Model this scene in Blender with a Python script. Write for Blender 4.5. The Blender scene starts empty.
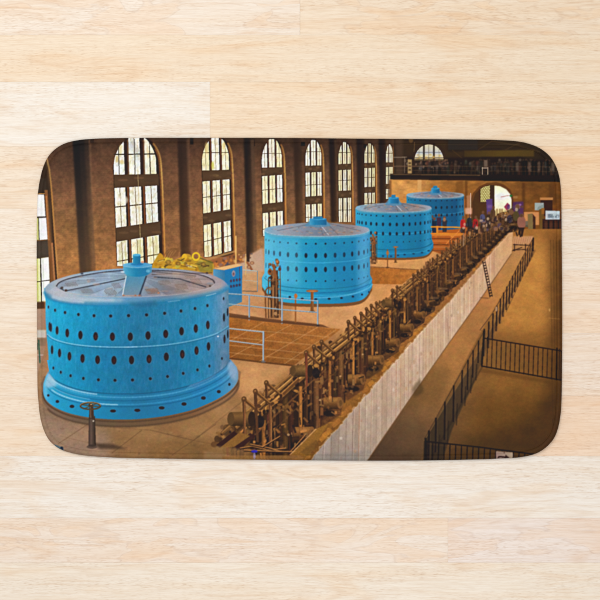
import bpy, math
import numpy as np
from mathutils import Vector

# ================================================================= camera, light, exposure
sc = bpy.context.scene
COL = sc.collection
U = 1.64e-3                       # one print unit (1/600 of the picture width at floor height) in metres
CAMZ = 2.2
cam_d = bpy.data.cameras.new("camera"); cam = bpy.data.objects.new("camera", cam_d); COL.objects.link(cam)
cam.location = (0, 0, CAMZ); cam.rotation_euler = (0, 0, 0)
cam_d.sensor_width = 36; cam_d.angle = 2*math.atan(300*U/CAMZ); cam_d.clip_end = 100; cam_d.clip_start = .05
sc.camera = cam

world = bpy.data.worlds.new("World"); sc.world = world; world.use_nodes = True
bg = world.node_tree.nodes['Background']; bg.inputs[0].default_value = (.97, .985, 1.0, 1); bg.inputs[1].default_value = .60

def area(name, loc, size, power, color):
    d = bpy.data.lights.new(name, 'AREA'); d.shape = 'SQUARE'; d.size = size; d.energy = power; d.color = color
    o = bpy.data.objects.new(name, d); COL.objects.link(o); o.location = loc
    return o
def aim(o, t=(0, 0, 0)): o.rotation_euler = (Vector(t)-o.location).to_track_quat('-Z', 'Y').to_euler()
key = area("softbox_lamp", (-.95, 1.35, 2.8), 1.8, 62, (1.0, .985, .96)); aim(key)
fillL = area("front_softbox_lamp", (.28, -.92, 2.25), .55, 16, (.96, .98, 1.0)); aim(fillL, (.1, -.35, 0))

sc.view_settings.view_transform = 'Standard'; sc.view_settings.look = 'None'
sc.view_settings.exposure = 0; sc.view_settings.gamma = 1; sc.view_settings.use_curve_mapping = False
sc.cycles.max_bounces = 6
def P(px, py, z=0.0): return ((px-300)*U, (300-py)*U, z)
def to_lin(c):
    c = np.asarray(c, np.float32); return np.where(c <= .04045, c/12.92, ((c+.055)/1.055)**2.4)

# ---------------------------------------------------------------- node helpers
def new_mat(name):
    m = bpy.data.materials.new(name); m.use_nodes = True; nt = m.node_tree
    return m, nt, nt.nodes['Principled BSDF']
def N(nt, t, **kw):
    n = nt.nodes.new(t)
    for k, v in kw.items():
        if k.startswith('i_'): n.inputs[k[2:].replace('_', ' ')].default_value = v
        else: setattr(n, k, v)
    return n
def L(nt, a, b): nt.links.new(a, b)
def mathn(nt, op, a, b=None, c=None):
    n = nt.nodes.new('ShaderNodeMath'); n.operation = op
    for i, v in enumerate((a, b, c)):
        if v is None: continue
        if hasattr(v, 'links'): nt.links.new(v, n.inputs[i])
        else: n.inputs[i].default_value = v
    return n.outputs[0]
def ramp(nt, src, *stops):
    r = nt.nodes.new('ShaderNodeValToRGB'); e = r.color_ramp.elements
    while len(e) < len(stops): e.new(.5)
    for s, (p, v) in zip(e, stops): s.position = p; s.color = (v, v, v, 1)
    nt.links.new(src, r.inputs[0]); return r.outputs[0]
def mixc(nt, fac, a, b, mode='MIX'):
    n = nt.nodes.new('ShaderNodeMix'); n.data_type = 'RGBA'; n.blend_type = mode
    for s, v in ((n.inputs[0], fac), (n.inputs[6], a), (n.inputs[7], b)):
        if hasattr(v, 'links'): nt.links.new(v, s)
        else: s.default_value = v if not isinstance(v, tuple) else (*v, 1) if len(v) == 3 else v
    return n.outputs[2]

# ================================================================= the floor: laminate planks
E_FLOOR = (1.3, 1.3, 1.3)      # light the lamps put on the floor: tone seen / this = the plank's own colour
def tone(c): return tuple(float(v)/E_FLOOR[i] for i, v in enumerate(to_lin(np.array(c)/255.)))
ROWS = [(-400, -340), (-340, -278), (-278, -215), (-215, -152), (-152, -90), (-90, -28), (-28, 35), (35, 82), (82, 146.3), (146.3, 208.8), (208.8, 270), (270, 333.2),
        (333.2, 396), (396, 456), (456, 518), (518, 562.6), (562.6, 626), (626, 690), (690, 752), (752, 815), (815, 878), (878, 940), (940, 1000)]
SPEC = {6: ([300], [(249, 234, 217), (248, 228, 203)]), 7: ([], [(248, 228, 202)]), 8: ([210], [(250, 241, 229), (249, 227, 199)]),
        9: ([380], [(249, 232, 211), (251, 219, 183)]), 10: ([], [(250, 236, 219)]), 11: ([330], [(249, 232, 212), (251, 230, 208)]),
        12: ([410], [(249, 230, 208), (249, 231, 213)]), 13: ([250], [(249, 229, 206), (249, 221, 194)]), 14: ([], [(249, 239, 227)]),
        15: ([448], [(248, 232, 216), (246, 231, 220)]), 16: ([], [(248, 234, 216)])}
rf = np.random.RandomState(11)
fv, ff, fshift, ftone, ffig = [], [], [], [], []
def plank(x0, x1, y0, y1, shift, t, fig):
    g, c = .035, .13                # half joint, chamfer, in print units
    b = len(fv)
    for (xa, xb, ya, yb, z) in ((x0+g, x1-g, y0+g, y1-g, -.0022), (x0+g, x1-g, y0+g, y1-g, -.00012), (x0+g+c, x1-g-c, y0+g+c, y1-g-c, 0)):
        fv.extend([P(xa, yb, z), P(xb, yb, z), P(xb, ya, z), P(xa, ya, z)])
    fs = [(b+8, b+9, b+10, b+11)]
    for k in range(4):
        n = (k+1) % 4
        fs += [(b+k, b+n, b+4+n, b+4+k), (b+4+k, b+4+n, b+8+n, b+8+k)]
    for f in fs: ff.append(f); fshift.append(shift); ftone.append((*t, 1)); ffig.append(fig)
for ri, (y0, y1) in enumerate(ROWS):
    if ri in SPEC: js, ts = SPEC[ri]
    else: js, ts = [rf.randint(0, 600)], [(248, 230, 207), (246, 224, 198)]
    xs = [-700-rf.randint(0, 120), *([-380-rf.randint(0, 90)] if js and js[0] > 250 else [-260-rf.randint(0, 300)]), *js, 1010+rf.randint(0, 200) if not js else js[-1]+720+rf.randint(0, 100), 1500]
    ts = [ts[0], *ts, (248, 230, 206)] if len(ts) == len(js)+1 else ts
    for k in range(len(xs)-1):
        plank(xs[k], xs[k+1], y0, y1, (rf.rand()*40, rf.rand()*40, rf.rand()*40), tone(ts[min(k, len(ts)-1)]), .9 if ri in (3, 6, 15, 19) else .4)
b = len(fv); fv += [P(-900, 1100, -.0024), P(1600, 1100, -.0024), P(1600, -450, -.0024), P(-900, -450, -.0024)]
ff.append((b, b+1, b+2, b+3)); fshift.append((0, 0, 0)); ftone.append((.45, .34, .25, 1)); ffig.append(0)
fm = bpy.data.meshes.new("floor"); fm.from_pydata(fv, [], ff)
fm.attributes.new("plank_shift", 'FLOAT_VECTOR', 'FACE').data.foreach_set('vector', np.array(fshift, np.float32).ravel())
fm.attributes.new("plank_tone", 'FLOAT_COLOR', 'FACE').data.foreach_set('color', np.array(ftone, np.float32).ravel())
fm.attributes.new("plank_figure", 'FLOAT', 'FACE').data.foreach_set('value', np.array(ffig, np.float32))
floor = bpy.data.objects.new("floor", fm); COL.objects.link(floor); floor['kind'] = 'structure'
floor['label'] = 'pale oak laminate floor of long planks laid side to side'

m, nt, bs = new_mat("pale_oak_laminate")
tc = N(nt, 'ShaderNodeTexCoord'); sh = N(nt, 'ShaderNodeAttribute', attribute_name='plank_shift'); tn = N(nt, 'ShaderNodeAttribute', attribute_name='plank_tone'); fg = N(nt, 'ShaderNodeAttribute', attribute_name='plank_figure')
add = N(nt, 'ShaderNodeVectorMath', operation='ADD'); L(nt, tc.outputs['Object'], add.inputs[0]); L(nt, sh.outputs['Vector'], add.inputs[1])
warp = N(nt, 'ShaderNodeTexNoise', i_Scale=3.2, i_Detail=2.0); L(nt, add.outputs[0], warp.inputs['Vector'])
def stretched(sx, sy, detail=2.0, rough=.55, dist=0.0, wamt=0.0):
    mp = N(nt, 'ShaderNodeVectorMath', operation='MULTIPLY'); mp.inputs[1].default_value = (sx, sy, 1)
    src = add.outputs[0]
    if wamt:
        w = N(nt, 'ShaderNodeVectorMath', operation='MULTIPLY_ADD'); L(nt, warp.outputs['Color'], w.inputs[0]); w.inputs[1].default_value = (0, wamt, 0); L(nt, src, w.inputs[2]); src = w.outputs[0]
    L(nt, src, mp.inputs[0])
    n = N(nt, 'ShaderNodeTexNoise', i_Scale=1.0, i_Detail=detail, i_Roughness=rough, i_Distortion=dist); L(nt, mp.outputs[0], n.inputs['Vector'])
    return n.outputs['Fac']
broad = stretched(3.0, 34, 3, .6, 0.3, .03)
patch = stretched(5.5, 24, 2, .5, .8, .02)
streak = stretched(9, 260, 3, .65, 0.0, .012)
fibre = stretched(38, 900, 2, .6, 0.0, .008)
pore = stretched(95, 1150, 1, .5, 0.0, .008)
porem = stretched(4, 40, 2, .5)
# growth-ring figure: contour lines of a slow field
ringf = stretched(1.7, 10.5, 2.5, .5, .35, .05)
ring = mathn(nt, 'SINE', mathn(nt, 'MULTIPLY', ringf, 120.0))
ring = ramp(nt, mathn(nt, 'MULTIPLY_ADD', ring, .5, .5), (.45, 0.0), (1.0, 1.0))
ringm = mathn(nt, 'MULTIPLY', ring, ramp(nt, patch, (.44, 0.0), (.62, 1.0)))
base = tn.outputs['Color']
c1 = mixc(nt, mathn(nt, 'MULTIPLY', ramp(nt, broad, (.46, 0.0), (.72, 1.0)), .50), base, mixc(nt, 1.0, base, (.97, .86, .725), 'MULTIPLY'))
c2 = mixc(nt, mathn(nt, 'MULTIPLY', ramp(nt, patch, (.54, 0.0), (.70, 1.0)), .42), c1, mixc(nt, 1.0, c1, (.99, .87, .73), 'MULTIPLY'))
c3 = mixc(nt, mathn(nt, 'MULTIPLY', ringm, .26), c2, mixc(nt, 1.0, c2, (.84, .70, .58), 'MULTIPLY'))
# figured planks: flame-shaped patches with a thin dark outline
flame = stretched(6.5, 27, 2.2, .5, 1.2, .035)
fgm = ramp(nt, fg.outputs['Fac'], (.80, 0.0), (.82, 1.0))
c3 = mixc(nt, mathn(nt, 'MULTIPLY', mathn(nt, 'MULTIPLY', ramp(nt, flame, (.515, 0.0), (.56, 1.0)), fgm), .45), c3, mixc(nt, 1.0, c3, (.99, .86, .72), 'MULTIPLY'))
rim = mathn(nt, 'ABSOLUTE', mathn(nt, 'SUBTRACT', flame, .522))
c3 = mixc(nt, mathn(nt, 'MULTIPLY', mathn(nt, 'MULTIPLY', ramp(nt, rim, (.0, 1.0), (.022, 0.0)), fgm), .34), c3, mixc(nt, 1.0, c3, (.76, .64, .56), 'MULTIPLY'))
c4 = mixc(nt, mathn(nt, 'MULTIPLY', ramp(nt, streak, (.50, 0.0), (.72, 1.0)), .56), c3, mixc(nt, 1.0, c3, (.89, .78, .67), 'MULTIPLY'))
c5 = mixc(nt, mathn(nt, 'MULTIPLY', ramp(nt, streak, (.26, 1.0), (.46, 0.0)), .5), c4, mixc(nt, 1.0, c4, (1.06, 1.07, 1.09), 'MULTIPLY'))
c6 = mixc(nt, mathn(nt, 'MULTIPLY', ramp(nt, fibre, (.42, 0.0), (.70, 1.0)), .60), c5, mixc(nt, 1.0, c5, (.86, .79, .72), 'MULTIPLY'))
c7 = mixc(nt, mathn(nt, 'MULTIPLY', mathn(nt, 'MULTIPLY', ramp(nt, pore, (.56, 0.0), (.68, 1.0)), ramp(nt, porem, (.38, .25), (.60, 1.0))), .62), c6, mixc(nt, 1.0, c6, (.74, .62, .52), 'MULTIPLY'))
L(nt, c7, bs.inputs['Base Color'])
bs.inputs['Roughness'].default_value = .5; bs.inputs['Specular IOR Level'].default_value = .35
bp = N(nt, 'ShaderNodeBump', i_Strength=.10, i_Distance=.0004); L(nt, fibre, bp.inputs['Height']); L(nt, bp.outputs[0], bs.inputs['Normal'])
fm.materials.append(m)

# ---------------------------------------------------------------- the dye of the printed cloth
# The mat carries a printed picture.  It is drawn here shape by shape (polygons, ellipses, strokes)
# as a grid of dye colours over the mat's own surface, and becomes a colour attribute of its mesh.
S = 4.0                      # dye samples per print unit
PX0, PY0, PX1, PY1 = 32, 132, 568, 466
PW, PH = int((PX1-PX0)*S), int((PY1-PY0)*S)
CV = np.zeros((PH, PW, 3), np.float32)
rs = np.random.RandomState(7)

def box1(a, r, ax):
    if r < 1: return a
    pad = [(0, 0)]*a.ndim; pad[ax] = (r+1, r)
    c = np.cumsum(np.pad(a, pad, mode='edge'), axis=ax, dtype=np.float64)
    n = a.shape[ax]; w = 2*r+1
    hi = np.take(c, range(w, w+n), axis=ax); lo = np.take(c, range(0, n), axis=ax)
    return ((hi-lo)/w).astype(np.float32)
def blur(a, r):
    r = int(round(r))
    for _ in range(3): a = box1(box1(a, r, 0), r, 1)
    return a
def noise2(cell, oct=3, ax=1.0, seed=0):
    """smooth value noise over the whole print, cell in print units, ax stretches along x"""
    g = np.random.RandomState(seed+int(cell*13)); out = np.zeros((PH, PW), np.float32); amp = 1.0; tot = 0
    for o in range(oct):
        cx, cy = cell*ax*S/2**o, cell*S/2**o
        gw, gh = int(PW/cx)+3, int(PH/cy)+3
        G = g.rand(gh, gw).astype(np.float32)
        x = np.arange(PW)/cx; y = np.arange(PH)/cy
        xi = x.astype(int); yi = y.astype(int); fx = x-xi; fy = y-yi
        fx = (fx*fx*(3-2*fx))[None, :]; fy = (fy*fy*(3-2*fy))[:, None]
        a = G[yi][:, xi]; b = G[yi][:, xi+1]; c = G[yi+1][:, xi]; d = G[yi+1][:, xi+1]
        out += amp*((a*(1-fx)+b*fx)*(1-fy)+(c*(1-fx)+d*fx)*fy); tot += amp; amp *= 0.6
    return out/tot-0.5
def mask_poly(pts, soft=0.0):
    P = np.asarray(pts, float)
    m = soft+1
    x0 = max(int((P[:, 0].min()-m-PX0)*S), 0); x1 = min(int((P[:, 0].max()+m-PX0)*S)+2, PW)
    y0 = max(int((P[:, 1].min()-m-PY0)*S), 0); y1 = min(int((P[:, 1].max()+m-PY0)*S)+2, PH)
    if x1 <= x0 or y1 <= y0: return None
    X = PX0+(np.arange(x0, x1)+.5)/S; Y = PY0+(np.arange(y0, y1)+.5)/S
    M = np.zeros((y1-y0, x1-x0), bool)
    Q = np.roll(P, -1, 0)
    for (ax, ay), (bx, by) in zip(P, Q):
        if ay == by: continue
        lo, hi = min(ay, by), max(ay, by)
        r0, r1 = np.searchsorted(Y, lo), np.searchsorted(Y, hi)
        if r1 <= r0: continue
        xc = ax+(Y[r0:r1]-ay)*(bx-ax)/(by-ay)
        M[r0:r1] ^= X[None, :] < xc[:, None]
    M = M.astype(np.float32)
    if soft > 0: M = blur(M, max(1, soft*S*.55))
    return M, x0, y0, x1, y1, X, Y
def col_of(c, X, Y):
    if callable(c): return c(X[None, :], Y[:, None])
    return np.array(c, np.float32)/255.
def fill(pts, c, a=1.0, soft=0.0, clip=None):
    r = mask_poly(pts, soft)
    if r is None: return
    M, x0, y0, x1, y1, X, Y = r
    if clip is not None: M = M*clip[y0:y1, x0:x1]
    M = (M*a)[..., None]
    CV[y0:y1, x0:x1] = CV[y0:y1, x0:x1]*(1-M)+col_of(c, X, Y)*M
def region(pts, soft=0):
    F = np.zeros((PH, PW), np.float32); r = mask_poly(pts, soft)
    if r: F[r[2]:r[4], r[1]:r[3]] = r[0]
    return F
def lin(p0, p1, *stops):
    """gradient from p0 to p1; stops are (t, colour)"""
    (ax, ay), (bx, by) = p0, p1; d2 = (bx-ax)**2+(by-ay)**2
    ts = [s[0] for s in stops]; cs = np.array([s[1] for s in stops], float)/255.
    def f(X, Y):
        t = ((X-ax)*(bx-ax)+(Y-ay)*(by-ay))/d2
        t = np.broadcast_to(t, np.broadcast(X, Y).shape)
        return np.stack([np.interp(t, ts, cs[:, k]) for k in range(3)], -1).astype(np.float32)
    return f
def bil(x0, x1, y0, y1, c00, c10, c01, c11):
    A = [np.array(c, float)/255. for c in (c00, c10, c01, c11)]
    def f(X, Y):
        u = np.clip((X-x0)/(x1-x0), 0, 1)[..., None]; v = np.clip((Y-y0)/(y1-y0), 0, 1)[..., None]
        return ((A[0]*(1-u)+A[1]*u)*(1-v)+(A[2]*(1-u)+A[3]*u)*v).astype(np.float32)
    return f
def ell(cx, cy, rx, ry, n=40, a0=0, a1=2*math.pi):
    return [(cx+rx*math.cos(a0+(a1-a0)*i/n), cy+ry*math.sin(a0+(a1-a0)*i/n)) for i in range(n+(0 if a1-a0 > 6.2 else 1))]
def spline(pts, n=6, closed=False):
    P = [tuple(p) for p in pts]; out = []; N = len(P)
    for i in range(N if closed else N-1):
        g = (lambda k: P[k % N]) if closed else (lambda k: P[min(max(k, 0), N-1)])
        a, b, c, d = g(i-1), g(i), g(i+1), g(i+2)
        for j in range(n):
            t = j/n
            out.append(tuple(.5*((2*b[k])+(-a[k]+c[k])*t+(2*a[k]-5*b[k]+4*c[k]-d[k])*t*t+(-a[k]+3*b[k]-3*c[k]+d[k])*t**3) for k in (0, 1)))
    if not closed: out.append(P[-1])
    return out
def line(pts, w, c, a=1.0, soft=0.0, clip=None):
    """stroke of width w along pts (each leg a quad)"""
    for (ax, ay), (bx, by) in zip(pts[:-1], pts[1:]):
        L = math.hypot(bx-ax, by-ay)
        if L < 1e-6: continue
        ux, uy = (bx-ax)/L, (by-ay)/L; e = min(.15*w, .3); nx, ny = -uy*w/2, ux*w/2
        ax2, ay2, bx2, by2 = ax-ux*e, ay-uy*e, bx+ux*e, by+uy*e
        fill([(ax2+nx, ay2+ny), (bx2+nx, by2+ny), (bx2-nx, by2-ny), (ax2-nx, ay2-ny)], c, a, soft, clip)
def rect(x0, y0, x1, y1, c, a=1.0, soft=0.0, clip=None):
    fill([(x0, y0), (x1, y0), (x1, y1), (x0, y1)], c, a, soft, clip)
def dot(x, y, rx, ry, c, a=1.0, soft=0.0, clip=None):
    fill(ell(x, y, rx, ry, 18), c, a, soft, clip)
def tint(F, gain):
    """multiply the dye inside field F by gain (grain, brick mottling)"""
    CV[:] = CV*(1+F[..., None]*gain)
def jit(c, s):
    k = 1+s*(rs.rand()-.5)*.022
    return tuple(min(255, max(0, v*k+(rs.rand()-.5)*4)) for v in c)

# ------------------------------------------------ hall: brick wall, pilasters, far wall
rect(PX0, PY0, PX1, PY1, bil(36, 400, 138, 262, (68, 48, 34), (76, 52, 34), (176, 116, 66), (190, 122, 62)))
rect(PX0, PY0, PX1, 200, lin((0, 136), (0, 200), (0, (56, 39, 28)), (.5, (86, 60, 43)), (1, (118, 82, 55))))
rect(PX0, 199.9, PX1, 275, lin((0, 200), (0, 275), (0, (112, 80, 53)), (.45, (134, 95, 56)), (1, (166, 114, 64))))
rect(100, 150, 260, 262, (120, 80, 52), .35, 14)
brick = noise2(2.0, 3, 1.8, 3)
wallF = region([(36, 136), (396, 136), (396, 275), (36, 275)])
tint(brick*wallF, .17)
tint(noise2(14, 3, 1, 5)*wallF, .25)
for yy in np.arange(140, 272, 2.1):
    line([(50, yy), (395, yy)], .5, (60, 42, 28), .05, 0)
tint(noise2(4.5, 3, 1.0, 6)*wallF, .30); tint(noise2(1.1, 2, 1.2, 8)*wallF, .10)
CV *= (1+wallF[..., None]*np.array([.08, .065, .05], np.float32))
# pilasters: (x at top, x at bottom, dark core width, bottom y, darkness)
for xt, xb, w, fade, c, cb, yb in ((72.5, 80, 11.5, 4.5, (20, 20, 23), (72, 54, 40), 274), (177.5, 181, 8.5, 2, (45, 31, 25), (70, 46, 28), 262),
                          (243.8, 247, 6.2, 4, (26, 20, 18), (48, 35, 26), 262), (293.5, 296, 5.6, 2, (48, 33, 25), (84, 54, 30), 230),
                          (329, 331, 5.6, 2, (28, 20, 16), (52, 34, 20), 222), (356.5, 358, 6.2, 2, (30, 22, 17), (66, 42, 24), 224),
                          (378.6, 380, 5.4, 1.5, (28, 20, 16), (60, 40, 24), 214)):
    g = lin((0, 150), (0, 262), (0, c), (.5, tuple((c[k]*.55+cb[k]*.45) for k in range(3))), (1, cb))
    fill([(xt, 136), (xt+w+fade, 136), (xb+w+fade, yb), (xb, yb)], g, .45, .8)
    fill([(xt, 136), (xt+w, 136), (xb+w, yb), (xb, yb)], g, .62, 1.6); fill([(xt+.5, 136), (xt+w*.55, 136), (xb+w*.55, yb), (xb+.5, yb)], g, .62, 1.4)
for x0, x1 in ((186.5, 189), (250.5, 254), (334.5, 336.5), (88.5, 91)):
    fill([(x0, 140), (x1, 140), (x1+4, 262), (x0+4, 262)], (150, 112, 80), .22, .8)
# fixtures near the top
rect(190, 137, 193.5, 144.5, (26, 20, 17), .85, .5); rect(301, 142, 305, 146, (22, 17, 15), .9, .4); rect(363.5, 144, 367, 148, (22, 17, 15), .7, .4)
rect(90, 138, 94, 143, (38, 27, 22), .7, .6); line([(254.5, 139), (254.5, 146)], .9, (40, 28, 22), .7); line([(336, 139), (336, 148)], .7, (40, 28, 22), .6)

# ------------------------------------------------ tall arched windows of the left wall
PANE = [(252, 247, 232), (248, 240, 214), (242, 236, 220), (250, 238, 200), (236, 236, 232), (244, 232, 186)]
def window(L, R, apx, apy, spr, rows, mull, mw, lean, edge, ybot, dim=0.0, deep=2.5):
    """L,R glass edges; arch apex (apx,apy), springing y; rows of (yLt,yRt,yLb,yRb,muntins)"""
    def ln(x, y): return x+lean*(y-spr)
    W = R-L
    arch = spline([(L, spr), (L+.04*W, spr-.32*(spr-apy)), (L+.16*W, spr-.66*(spr-apy)), (L+.33*W, spr-.92*(spr-apy)), (apx, apy),
                   (R-.28*W, spr-.90*(spr-apy)), (R-.12*W, spr-.60*(spr-apy)), (R-.03*W, spr-.25*(spr-apy)), (R, spr+4)], 6)
    # the lit reveal on the right
    rv = [(apx, apy-1.0)]+[(x+deep*min(1, (x-apx)/(.45*W)), y-.6) for x, y in arch if x > apx]+[(ln(R, ybot)+deep, ybot), (ln(L, ybot)-.5, ybot), (L-.6, spr)]+[]
    fill(rv, (48, 33, 22), .95, .5)
    er = [(x+deep*min(1, (x-apx)/(.45*W))+.3, y-.3) for x, y in arch if x > apx+.3*W and y > apy+.25*(spr-apy)]+[(ln(R, spr+20)+deep+.6, spr+20), (ln(R, ybot)+deep+.6, ybot)]
    line(er, edge*1.35, lin((0, apy+4), (0, ybot), (0, (140, 98, 52)), (.25, (206, 158, 84)), (.7, (200, 140, 66)), (1, (206, 132, 56))), .85, .6)
    line([(x-1.5*edge*.8, y+.5) for x, y in er[3:]], edge*.9, (150, 90, 44), .75, .4)
    clipA = region(arch+[(ln(R, ybot), ybot), (ln(L, ybot), ybot)])
    mx = [0]+list(mull)+[1]
    for ri, (a, b, c, d, mts) in enumerate(rows):
        for k in range(len(mx)-1):
            u0 = mx[k]+(mw*.5 if k else 0); u1 = mx[k+1]-(mw*.5 if k < len(mx)-2 else .02)
            yt0, yt1 = a+(b-a)*u0, a+(b-a)*u1; yb0, yb1 = c+(d-c)*u0, c+(d-c)*u1
            X = lambda u, y: ln(L+W*u, y)
            q = [(X(u0, yt0), yt0), (X(u1, yt1), yt1), (X(u1, yb1), yb1), (X(u0, yb0), yb0)]
            base = PANE[rs.randint(len(PANE))]
            base = tuple(v*(1-dim)+dd*dim for v, dd in zip(base, (206, 172, 122)))
            fill(q, base, 1, 0, clipA)
            # what shows through the glass: leaves, pale sky, snow
            for _ in range(int(2+W*.16)):
                cx = X(u0+(u1-u0)*rs.rand(), yt0); cy = yt0+(yb0-yt0)*rs.rand()
                cc = [(196, 190, 120), (214, 206, 160), (176, 186, 128), (255, 255, 255), (205, 214, 226), (226, 196, 140)][rs.randint(6)]
                m = region(q)*clipA if W > 12 else clipA
                dot(cx, cy, W*(.02+.035*rs.rand()), 1.5+3.2*rs.rand(), cc, .14, .7, m)
            # bars
            for mt in mts:
                line([(X(u0, 0+yt0+(yb0-yt0)*mt), yt0+(yb0-yt0)*mt), (X(u1, yt1+(yb1-yt1)*mt), yt1+(yb1-yt1)*mt)], max(.55, W*.026), (78, 58, 34), .9, 0, clipA)
            um = (u0+u1)/2
            line([(X(um, yt0)-.1, yt0), (X(um, yb0)+.25, yb0)], max(.4, W*.017), (112, 88, 54), .8, 0, clipA)
            if k < len(mx)-2:   # sunlit flank of the mullion
                line([(X(u1, yt1)+mw*W*.68, yt1), (X(u1, yb1)+mw*W*.68, yb1)], mw*W*.45, (150, 92, 50), .75, .2, clipA)
        # transom band below this sash
        if ri < len(rows)-1:
            na, nb = rows[ri+1][0], rows[ri+1][1]
            fill([(ln(L, c), c), (ln(R, d)+deep*.3, d), (ln(R, nb)+deep*.3, nb), (ln(L, na), na)], (84, 61, 40), .97, .3)
            for _ in range(5):
                u = rs.rand(); yy = c+(na-c)*(.2+.6*rs.rand())
                dot(ln(L+W*u, yy), yy-(.02*W), W*.12, 1.2, jit((96, 70, 46), 30), .6, .6)
window(113.7, 157.0, 135, 135.0, 165, [(135, 135, 174.8, 174.0, (.49,)), (188, 185.5, 227.8, 221.5, (.48,)), (241.8, 234.8, 270, 262, (.70,))],
       (.295, .66), .095, .036, 1.25, 266, 0.0, 4.0)
window(202.0, 229.4, 213.5, 136.5, 160, [(137, 137, 170.6, 169.8, (.47,)), (181.5, 179.2, 213.5, 209.3, (.50,)), (225.2, 220.5, 258, 250.5, (.5,))],
       (.31, .68), .10, .026, 1.2, 257, .06, 2.6)
window(261.8, 282.2, 271.2, 138.5, 160, [(139, 139, 167.8, 167.2, (.51,)), (176.2, 174.8, 204.2, 201.8, (.5,)), (213.2, 210.8, 240, 236, (.6,))],
       (.31, .68), .095, .018, 1.1, 236, .12, 2.0)
window(305.4, 321.6, 312.4, 139.8, 158, [(140, 140, 165.8, 165.4, (.46,)), (172.7, 171.9, 196.8, 195.6, (.52,)), (204.6, 203.6, 226, 225, (.6,))],
       (.31, .68), .10, .010, 1.0, 222, .18, 1.5)
window(338.4, 350.8, 344, 142.0, 157, [(142, 142, 164.2, 163.8, (.48,)), (170.2, 169.6, 191, 190.4, (.5,)), (198.3, 197.7, 222, 222, (.5,))],
       (.32, .68), .11, .008, .9, 222, .26, 1.1)
window(364.4, 374.8, 369.2, 143.2, 156, [(143, 143, 163, 162.8, (.5,)), (168, 167.8, 187.2, 186.8, (.5,)), (193, 192.6, 214, 214, (.5,))],
       (.33, .68), .12, .004, .8, 208, .34, .9)
window(385.9, 392.8, 389.2, 144.2, 156, [(144, 144, 162.6, 162.4, (.5,)), (167.2, 167, 184, 184, (.5,)), (189, 189, 199, 199, (.5,))],
       (.4,), .14, .002, .7, 200, .42, .7)
# greenery and snow seen through the two nearest windows
for (x, y, rx, ry, c, a) in ((121, 150, 2.4, 5.5, (222, 196, 130), .6), (117, 159, 1.6, 4, (198, 166, 84), .7), (121.5, 162, 2.4, 2.4, (206, 172, 90), .6), (132, 146, 4, 8, (196, 200, 204), .75), (136, 160, 4, 9, (214, 220, 226), .7),
                             (137, 152, 3, 5, (186, 190, 190), .6), (119, 169, 4, 4.5, (240, 246, 252), .8), (148, 152, 2, 6, (226, 196, 140), .5), (146, 166, 2, 4, (170, 170, 160), .5),
                             (212.8, 165.5, 1.5, 4.2, (196, 196, 80), .8), (206.5, 148, 1.6, 6, (206, 180, 112), .7), (224, 146, 1.4, 4, (214, 186, 104), .6), (123, 200, 5, 5, (252, 248, 232), .6)):
    dot(x, y, rx, ry, c, a, .8)
for mx0, mx1 in ((118.5, 119.2), (134.4, 135.2), (149.4, 150.2)): line([(mx0, 139 if mx0 > 125 and mx0 < 140 else 146), (mx1, 174)], .75, (66, 58, 50), .85)
for x0, x1 in ((124.3, 128.2), (140.2, 144)): fill([(x0, 136), (x1, 136), (x1+1, 174.5), (x0+1, 174.5)], (54, 38, 27), .97, .2); fill([(x1-1.2, 140), (x1, 140), (x1+1, 174.5), (x1-.2, 174.5)], (150, 104, 64), .6, .3)
line([(113.8, 154.3), (124.6, 154.2)], .9, (54, 46, 40), .9); line([(128, 154.2), (140.4, 154.0)], .9, (54, 46, 40), .9); line([(144, 154), (154.5, 153.6)], .9, (54, 46, 40), .9)
line([(137.8, 172), (140.8, 252)], .55, (200, 176, 120), .7)
for y0, x0 in ((262, 118), (258, 134), (254, 149)):       # stems outside the lowest panes
    for _ in range(5):
        x = x0+rs.rand()*10; line([(x, y0-18), (x+rs.rand()*2-1, y0+2)], .7, (190, 186, 120), .7, .2)
# lit sills
fill([(203, 259), (236, 250), (236, 252), (203, 262)], (188, 140, 84), .8, .4)

# the view outside, blown out: pale trunks, leaves, snow; only where there is glass
def outside(x0, x1, y0, y1, amt):
    a, b_, c, d = int((y0-PY0)*S), int((y1-PY0)*S), int((x0-PX0)*S), int((x1-PX0)*S)
    Lm = CV[a:b_, c:d].min(-1); g = np.clip((Lm-.52)/.2, 0, 1)
    n1 = np.clip(noise2(4.2, 2, .5, 101)[a:b_, c:d]*2.6, 0, 1); n2 = np.clip(noise2(3.0, 2, .8, 102)[a:b_, c:d]*2.2, 0, 1); n3 = np.clip(noise2(3.4, 1, .7, 103)[a:b_, c:d]*2.6, 0, 1)
    for nn, cc, k in ((n1, (214, 196, 140), 1.0), (n2, (172, 160, 112), .8), (n3, (252, 250, 246), .8)):
        w = (g*nn*k*amt)[..., None]; CV[a:b_, c:d] = CV[a:b_, c:d]*(1-w)+np.array(cc, np.float32)/255*w
outside(112, 236, 137, 270, .6); outside(258, 396, 138, 240, .4)
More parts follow.
